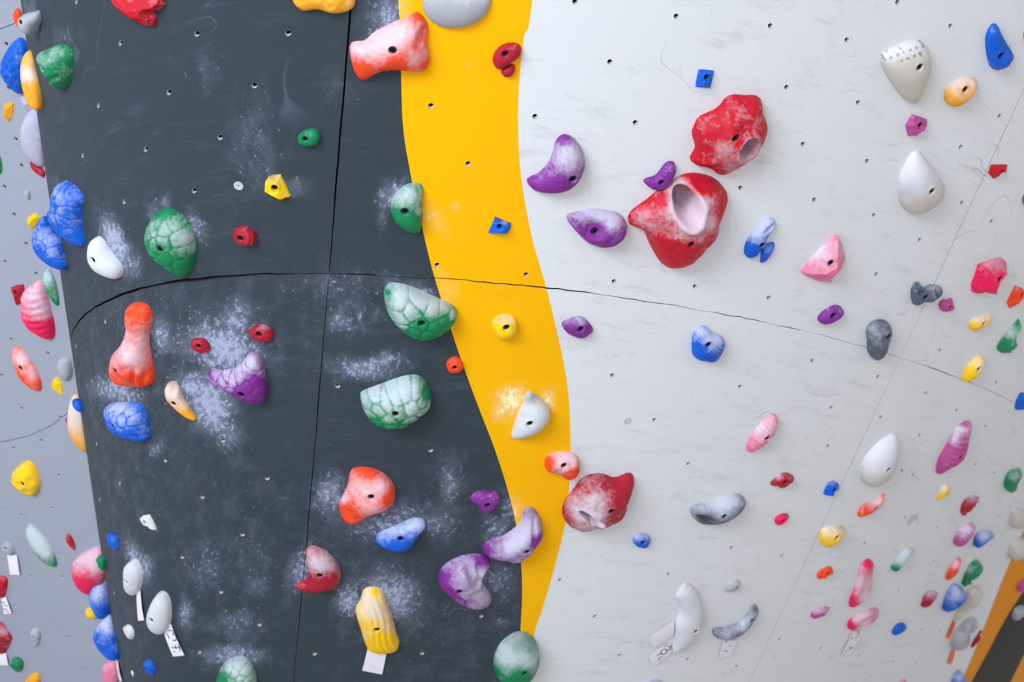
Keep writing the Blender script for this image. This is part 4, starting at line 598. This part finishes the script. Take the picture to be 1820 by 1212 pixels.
# ------------------------------------------------------------------ holds
def chaikin(p,n=2):
    p=np.asarray(p,float)
    for _ in range(n):
        q=np.roll(p,-1,0); p=np.stack([p*.75+q*.25,p*.25+q*.75],1).reshape(-1,2)
    return p
def resamp(p,n):
    q=np.vstack([p,p[:1]]); L=np.concatenate([[0],np.cumsum(np.hypot(*np.diff(q,axis=0).T))]); t=np.linspace(0,L[-1],n,endpoint=False)
    return np.stack([np.interp(t,L,q[:,0]),np.interp(t,L,q[:,1])],1)
def area2(p): q=np.roll(p,-1,0); return .5*np.sum(p[:,0]*q[:,1]-q[:,0]*p[:,1])
def field(poly,N,style,hr,seed,bolt=None,corners=None,pocket=None,rb=.0085,pits=()):
    """triangulate the footprint and give every point its height"""
    A=abs(area2(poly)); sp=math.sqrt(A/N)*1.07; mn=poly.min(0); mx=poly.max(0)
    X,Y=np.meshgrid(np.arange(mn[0],mx[0],sp),np.arange(mn[1],mx[1],sp*.87)); X=X+(np.arange(X.shape[0])%2)[:,None]*sp*.5
    P=np.stack([X.ravel(),Y.ravel()],1); P=P[inpoly(P,poly)]
    if len(P): P=P[segdist(P,poly).min(1)>sp*.45]
    pts=[tuple(p) for p in poly]; n=len(poly); edges=[(i,(i+1)%n) for i in range(n)]
    if bolt is not None:
        P=P[np.hypot(P[:,0]-bolt[0],P[:,1]-bolt[1])>rb*1.75]
        for rr in (.55*rb,rb*.92,rb,1.3*rb):
            k=len(pts); pts+=[(bolt[0]+rr*math.cos(t),bolt[1]+rr*math.sin(t)) for t in np.linspace(0,2*math.pi,18,endpoint=False)]; edges+=[(k+i,k+(i+1)%18) for i in range(18)]
        pts.append(tuple(bolt))
    pts+=[tuple(p) for p in P]; V,T=cdt(pts,edges); T=ccw(V,T); C=V[T].mean(1); T=T[inpoly(C,poly)]
    used=np.unique(T); mp=-np.ones(len(V),int); mp[used]=np.arange(len(used)); V=V[used]; T=mp[T]; nv=len(V)
    d=segdist(V,poly).min(1); bd=d<1e-6
    # membrane height (cotangent-free Laplacian weighted by 1/len)
    W_=np.zeros((nv,nv)); 
    for i,j in ((0,1),(1,2),(2,0)):
        a,b=T[:,i],T[:,j]; w=1/np.maximum(np.hypot(*(V[a]-V[b]).T),sp*.25)**2; W_[a,b]=w; W_[b,a]=w
    I=~bd; Lp=np.diag(W_.sum(1))-W_; u=np.zeros(nv)
    if I.sum()>0: u[I]=np.linalg.solve(Lp[np.ix_(I,I)]+1e-9*np.eye(I.sum()),W_[I].sum(1)*0+np.minimum(W_[I].sum(1),8/sp**2)/(W_[I]>0).sum(1)*0+1.0)
    u/=u.max()+1e-12; s=np.sqrt(np.clip(u,0,1)); inr=d.max(); Hm=hr*2*inr*1.05
    c=V[I].mean(0) if I.any() else V.mean(0); Q=V-c; ev,E=np.linalg.eigh(np.cov(Q.T)); ax=E[:,1]; pr_=Q@ax; pq=Q@E[:,0]
    gr=np.zeros(nv); H=Hm*s
    if style=='facet':
        K=np.asarray(corners); dk=[]
        sgn=1 if area2(K)>0 else -1; rg=random.Random(seed)
        for i in range(len(K)):
            a,b=K[i],K[(i+1)%len(K)]; t=(b-a)/np.linalg.norm(b-a); nn=np.array([-t[1],t[0]])*sgn
            dd=(V-a)@nn; 
            if ((K-a)@nn).min()<-.03*inr: continue
            dk.append(np.maximum(dd,0)*rg.uniform(.85,1.25))
        if len(dk)<3: dk=[d]
        mnk=np.minimum(np.min(dk,axis=0),d*1.9); mm=mnk[I].max(); r_=mnk/mm
        H=Hm*np.minimum(.15*np.minimum(1,d/(.05*inr+1e-9))+.85*r_*1.25, 1.0+.08*(pr_/(abs(pr_).max()+1e-9))) ; H[bd]=0
    elif style=='lump':
        H=Hm*s*(1+.30*(noise2(V,1/(inr*.9),seed)-.5)+.16*(noise2(V,1/(inr*.38),seed+1)-.5)); H[bd]=0
    elif style=='scale':
        rg=np.random.default_rng(seed); cs=inr*.55; n_=int(A/(cs*cs))+4; S_=mn+rg.random((n_,2))*(mx-mn)
        for _ in range(4):
            k=np.argmin(((V[:,None]-S_)**2).sum(2),1)
            for q in range(n_):
                if (k==q).any(): S_[q]=V[k==q].mean(0)
        D=np.sort(np.sqrt(((V[:,None]-S_)**2).sum(2)),1); g=D[:,1]-D[:,0]; gr=np.exp(-(g/(cs*.11))**2)
        H=Hm*s*(1+.05*np.clip(g/(cs*.6),0,1))-Hm*.045*gr*np.clip(s*1.5,0,1); H[bd]=0
    elif style in ('ridge','ridgev','strata','ring'):
        if style=='ridge': ph_=(pr_+.25*inr*np.cos(pq/inr*1.4))/(inr*.42)
        elif style=='ridgev': ph_=(pq+.1*inr*np.sin(pr_/inr*1.5))/(inr*.36)
        elif style=='strata': ph_=(Q@np.array([.45,1])+.2*inr*(noise2(V,1/inr,seed)))/(inr*.26)
        else: b_=bolt if bolt is not None else c; ph_=np.hypot(*(V-b_).T)/(inr*.40)
        w=np.cos(ph_*2*math.pi); gr=np.clip(-w,0,1)**2; H=Hm*s*(1+.055*w*np.clip(s*1.6,0,1)); H[bd]=0
    elif style=='ruffle':
        an=np.arctan2(Q[:,1],Q[:,0]); e=np.clip(1-d/(inr*.7),0,1)
        H=Hm*(s**1.15)*(1+.04*e*np.sin(an*11+2*np.sin(an*3))+.16*(noise2(V,1/(inr*.45),seed)-.5)+.10*(noise2(V,1/(inr*.16),seed+2)-.5)); H=np.maximum(H,.07*Hm*np.minimum(1,d/(.02*inr+1e-9))); H[bd]=0
    elif style=='dish':
        H=Hm*(s-.55*np.clip((s-.62)/.38,0,1)**1.5); H[bd]=0
    elif style=='dimple':
        rg=np.random.default_rng(seed); H=Hm*s
        for _ in range(9):
            q=V[rg.integers(nv)]; r_=inr*rg.uniform(.16,.3); dd=np.hypot(*(V-q).T); k=np.exp(-(dd/r_)**4); H-=Hm*.14*k*s
            gr=np.maximum(gr,.6*k)
        H[bd]=0
    hole=np.zeros(nv); pfl=np.zeros(nv)
    for pc,pa,pb,dep in pits:
        q=np.linalg.solve(np.stack([pa,pb],1),(V-pc).T).T; r_=np.hypot(q[:,0],q[:,1]); k=np.exp(-np.minimum(r_,5)**3); H=H*(1-dep*k)
        if dep>0: gr=np.maximum(gr,.25*k)
    H[bd]=0
    if pocket is not None:
        pc,pa,pb=pocket; q=np.linalg.solve(np.stack([pa,pb],1),(V-pc).T).T; r_=np.hypot(q[:,0],q[:,1])
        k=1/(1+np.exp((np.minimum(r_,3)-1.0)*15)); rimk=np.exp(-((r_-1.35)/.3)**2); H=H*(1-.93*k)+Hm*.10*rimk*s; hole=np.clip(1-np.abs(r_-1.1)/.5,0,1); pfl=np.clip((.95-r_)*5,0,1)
        H=np.maximum(H,.002)
        if True: H[bd]=0
    if bolt is not None:
        r_=np.hypot(*(V-bolt).T); hb=H[(r_<rb*1.9)].mean() if (r_<rb*1.9).any() else Hm
        k=r_<rb*1.4
        H[k]=np.where(r_[k]>rb*.96,H[k]*.4+hb*.6,hb-.008); H[r_<rb*.95]=max(hb-.009,.002)
    return V,T,H,gr,bd,Hm,(hole,pfl)
def bolt_mesh():
    v=[];f=[];m=[];n=16
    prof=[(.0,.0),(.0066,.0),(.0066,.0040),(.0058,.0050)]
    R=[(.0066,-.001),(.0066,.0042),(.0058,.0050),(.0036,.0050)]
    for k,(r,z) in enumerate(R):
        v+=[(r*math.cos(t),r*math.sin(t),z) for t in np.linspace(0,2*math.pi,n,endpoint=False)]
        if k:
            for i in range(n): f.append(((k-1)*n+i,(k-1)*n+(i+1)%n,k*n+(i+1)%n,k*n+i)); m.append(0)
    for z in (.0050,.0012):     # hex socket
        v+=[(.0034*math.cos(math.floor(i/n*6+.5)*math.pi/3),.0034*math.sin(math.floor(i/n*6+.5)*math.pi/3),z) for i in range(n)]
    for i in range(n):
        j=(i+1)%n; f.append((3*n+i,3*n+j,4*n+j,4*n+i)); m.append(0); f.append((4*n+i,4*n+j,5*n+j,5*n+i)); m.append(1)
    f.append(tuple(5*n+i for i in range(n))); m.append(1)
    me=bpy.data.meshes.new('bolt'); me.from_pydata(v,[],f); me.materials.append(MBOLT); me.materials.append(MSOCK); me.polygons.foreach_set('material_index',m); me.update(); return me
BME=bolt_mesh()
def hold(idx,label,view,pts,bolt,colour,style,hr,chalk,op):
    x0,y0,k=VW[view]; px=np.array([(x0+a/k,y0+b/k) for a,b in pts],float); bp=None if bolt is None else np.array([x0+bolt[0]/k,y0+bolt[1]/k])
    w=op.get('w','m'); cen=px.mean(0)
    at=op.get('at'); anchor=np.array([x0+at[0]/k,y0+at[1]/k]) if at else cen
    if op.get('edge')==1:
        q=px[px[:,0]>np.percentile(px[:,0],55)]; anchor=q.mean(0)+np.array([2,0]) if at is None else anchor
    f=frame(anchor[0],anchor[1],w,op.get('lift',0))
    if op.get('edge')==1:
        v_=-ray(*anchor); c_=f.n@v_
        if c_<.6:
            f.n=v_*.62+f.n*.78; f.n/=np.linalg.norm(f.n)
            f.T=np.cross(np.array([0,0,1.]),f.n); f.T/=np.linalg.norm(f.T); f.B=np.cross(f.n,f.T); f.q=np.zeros(3)
    n=len(px); facet=style=='facet'
    tgt=resamp(px if facet else chaikin(px,2),44 if not facet else 40)
    if facet: # keep the corners
        tgt=[]
        per=np.hypot(*(np.roll(px,-1,0)-px).T).sum()
        for i in range(n):
            a,b=px[i],px[(i+1)%n]; m_=max(1,int(round(np.hypot(*(b-a))/per*36)))
            for t in range(m_): tgt.append(a+(b-a)*t/m_)
        tgt=np.array(tgt)
    sgn=1 if area2(tgt)>0 else -1
    tn=np.roll(tgt,-1,0)-np.roll(tgt,1,0); tn/=np.hypot(*tn.T)[:,None]+1e-9; mo=np.stack([tn[:,1],-tn[:,0]],1)*sgn   # outward in the picture
    cur=tgt.copy(); size=np.hypot(*(px.max(0)-px.min(0)))
    n_out=None
    for it in range(5):
        fp=toplane(f,cur)
        if n_out is None: n_out=1
        V,T,H,gr,bd,Hm,_=field(fp,110,'smooth' if not facet else 'facet',hr,idx,corners=fp)
        q=proj(place(f,V,H)); 
        for i in range(len(cur)):
            dq=q-tgt[i]; tt=np.abs(dq@tn[i]); ee=dq@mo[i]; k_=(tt<size*.07)&(np.abs(ee)<size*.45)
            e=ee[k_].max() if k_.any() else 0.
            cur[i]=cur[i]-mo[i]*e*.75
        # keep the footprint tidy
        if not facet:
            dlt=cur-tgt; dlt=(np.roll(dlt,1,0)+dlt*2+np.roll(dlt,-1,0))/4; cur=tgt+dlt
    fp=toplane(f,cur)
    if area2(fp)<0: pass
    big=size
    N=int(np.clip(size*size*.16,110,1500))
    fpn=resamp(fp,int(np.clip(size*.9,36,110))) if not facet else fp
    # where the bolt's picture position falls on the body
    V,T,H,gr,bd,Hm,_=field(fp,220,'smooth' if not facet else 'facet',hr,idx,corners=fp)
    bl=None; rb=.0092
    def onbody(p):
        q=proj(place(f,V,H)); i=np.argsort(((q-p)**2).sum(1))[:4]; ab=np.zeros(2)
        Hc=H[i].mean(); 
        for _ in range(3): ab=toplane(f,[p],Hc)[0]; j=np.argsort(((V-ab)**2).sum(1))[:4]; Hc=H[j].mean()
        return ab
    inr=segdist(V,fp).min(1).max(); rb=min(rb,inr*.36)
    if bp is not None:
        bl=onbody(bp); 
        # keep it inside the body
        c0=V[~bd].mean(0); 
        for _ in range(12):
            if inpoly(np.array([bl]),fp)[0] and segdist(np.array([bl]),fp).min()>rb*1.5: break
            bl=bl*.85+c0*.15
    pk=None
    if 'pocket' in op:
        a,b,rx,ry,an=op['pocket']; P0=np.array([x0+a/k,y0+b/k]); an=math.radians(an); e1=np.array([math.cos(an),math.sin(an)])*rx/k; e2=np.array([-math.sin(an),math.cos(an)])*ry/k
        c_=onbody(P0); H_=Hm*.8; g=toplane(f,[P0,P0+e1,P0+e2],H_); pk=(c_,g[1]-g[0],g[2]-g[0])
    pits=[]
    for a,b,rx,ry,an,dep in op.get('pits',[]):
        P0=np.array([x0+a/k,y0+b/k]); an=math.radians(an); e1=np.array([math.cos(an),math.sin(an)])*rx/k; e2=np.array([-math.sin(an),math.cos(an)])*ry/k
        g=toplane(f,[P0,P0+e1,P0+e2],Hm*.8); c_=onbody(P0); pits.append((c_,g[1]-g[0],g[2]-g[0],dep))
    V,T,H,gr,bd,Hm,(hole,pfl)=field(fpn,N,style,hr,idx,bolt=bl,corners=fp if facet else None,pocket=pk,rb=rb,pits=pits)
    P=place(f,V,H); q=proj(P)
    # chalk; rubber marks, with the kidney slot's shade painted in
    yy=(q[:,1].mean()-q[:,1])/(q[:,1].max()-q[:,1].min()+1e-6)*2
    gc=gr*(.35 if style in ('ridge','ridgev','strata','ring','dimple') else 1)
    ch=chalk*(.42+.45*yy)-.35*gc
    for (a,b,r,s) in op.get('blobs',[]): d=np.hypot(q[:,0]-(x0+a/k),q[:,1]-(y0+b/k))/(r/k); ch=ch+s*np.exp(-d*d*.9)*(1-.55*gc)
    for (a,b,r) in op.get('nochalk',[]): d=np.hypot(q[:,0]-(x0+a/k),q[:,1]-(y0+b/k))/(r/k); ch=ch-.85*np.exp(-d*d*.9)
    ch=ch+1.2*hole*(1-pfl)+.9*pfl
    so=.95*pfl  # pocket floor greyed for the wall seen through it
    for (a,b,r,s) in op.get('soot_shade',[]): d=np.hypot(q[:,0]-(x0+a/k),q[:,1]-(y0+b/k))/(r/k); so=so+s*np.exp(-d*d*.9)
    if op.get('spots'):
        yl=(q[:,1]-y0)*k; xl=(q[:,0]-x0)*k; so=so+1.0*(np.sin(xl/13+yl/40)*np.sin(yl/10-xl/30)>.62)*(ch>.45)
    # local mesh: skirt below the base so it beds into the paint
    base=f.P; R=np.stack([f.T,f.B,f.n],1)
    if np.linalg.det(R)<0: T=T[:,::-1]; R=R*np.array([-1,1,1]); 
    L=(P-base)@R
    sk,sd=(.8,.05) if op.get('edge')==1 else (1,.004)
    nv=len(L); bi=np.where(bd)[0]; VV=[*L]; idx2={}
    for i in bi: idx2[i]=len(VV); VV.append(L[i]*np.array([sk,sk,1])-np.array([0,0,sd]))
    ec=set()
    for t in T:
        for i in range(3): ec.add((t[i],t[(i+1)%3]))
    FF=[tuple(t) for t in T]
    for (a,b) in ec:
        if (b,a) not in ec and a in idx2 and b in idx2: FF.append((b,a,idx2[a],idx2[b]))
    ext_=[0]*len(idx2)
    o=mesh('climbing_hold' if bl is None else 'body',VV,FF,HM[colour],smooth=not facet,attrs={'chalk':list(ch)+[ch[i] for i in idx2],'soot_shade':list(so)+ext_})
    MW_=Matrix([[*R[i],base[i]] for i in range(3)]+[[0,0,0,1]])
    if bl is not None: e=bpy.data.objects.new('climbing_hold',None); COL.objects.link(e); e.empty_display_size=.05; o.parent=e; o=e
    o.matrix_world=MW_
    grp='holds on the pale wall behind' if w=='b' else ('holds on the dark grey field' if cen[0]<np.interp(cen[1],[0,500,700,900,1212],[710,775,842,910,920]) else ('holds on the yellow stripe' if cen[0]<np.interp(cen[1],[0,300,700,900,1212],[945,925,1010,1008,934]) else 'holds on the pale grey field'))
    tag(o,label,'climbing hold',grp)
    if bl is not None:
        i=np.argmin(((V-bl)**2).sum(1)); b=bpy.data.objects.new('bolt',BME); COL.objects.link(b); b.parent=o
        b.location=L[i]; s=rb/.0082; b.scale=(s,s,1); b.rotation_euler=(0,0,idx*1.3)
    return o
for i,hd in enumerate(HOLDS): hold(i,*hd)
# ------------------------------------------------------------------ route tags
def surfpt(x,y,w,lift):
    if w=='b':
        d=ray(x,y); t=np.dot(BP+BN*lift-CAM,BN)/np.dot(d,BN); return CAM+d*t
    ph,h=solve(x,y); return SP(ph,h)+SN(ph,h)*lift
def route_tag(label,view,quad,ink,kind):
    x0,y0,k=VW[view]; w='b' if kind=='paperb' else 'm'; Q=np.array([(x0+a/k,y0+b/k) for a,b in quad]); n=7;m=4; V=[]
    for lift in (.0035,.0029):
        for i in range(n):
            for j in range(m):
                s,t=i/(n-1),j/(m-1); p=(Q[0]*(1-t)+Q[1]*t)*(1-s)+(Q[3]*(1-t)+Q[2]*t)*s
                V.append(surfpt(p[0],p[1],w,lift+.0035*math.sin(s*2.6)*(.4+.6*t)))
    V=np.array(V); N_=n*m; Fc=[]
    for i in range(n-1):
        for j in range(m-1): a=i*m+j; Fc+=[(a,a+m,a+m+1,a+1),(N_+a,N_+a+1,N_+a+m+1,N_+a+m)]
    rim=[i*m for i in range(n)]+[(n-1)*m+j for j in range(1,m)]+[i*m+m-1 for i in range(n-2,-1,-1)]+[j for j in range(m-2,0,-1)]
    for a,b in zip(rim,rim[1:]+rim[:1]): Fc.append((b,a,N_+a,N_+b))
    c=V[:N_].mean(0); o=mesh('paper_strip' if ink else 'route_tag',V-c,Fc,MTAPE if kind=='tape' else MPAP,smooth=False)
    if ink: e=bpy.data.objects.new('route_tag',None); COL.objects.link(e); e.empty_display_size=.05; o.parent=e; o=e
    o.location=c
    tag(o,label,'tag','route tags under holds')
    if ink:
        vv=[];ff=[]
        from mathutils.bvhtree import BVHTree
        bv=BVHTree.FromPolygons([Vector(x) for x in V],[tuple(f) for f in Fc])
        wd=.0013
        for st in ink:
            P=[]; st=[(p[0]+(q[0]-p[0])*t/5,p[1]+(q[1]-p[1])*t/5) for p,q in zip(st[:-1],st[1:]) for t in range(5)]+[st[-1]]
            for a,b in st:
                d=ray(x0+a/k,y0+b/k); h=bv.ray_cast(Vector(CAM),Vector(d))
                if h[0] is None: continue
                nn=np.array(h[1]); nn=nn if nn@d<0 else -nn; P.append((np.array(h[0])+nn*.0009,nn))
            for (p,n1),(q,n2) in zip(P[:-1],P[1:]):
                t=q-p; t/=np.linalg.norm(t)+1e-9; s=np.cross(n1,t)*wd; kk=len(vv); p=p-t*wd*.3; q=q+t*wd*.3
                vv+=[p-s,q-s,q+s,p+s]; ff.append((kk,kk+1,kk+2,kk+3))
        if ff: mesh('handwriting',np.array(vv)-c,ff,MINK,parent=o)
for t in TAGS: route_tag(*t)
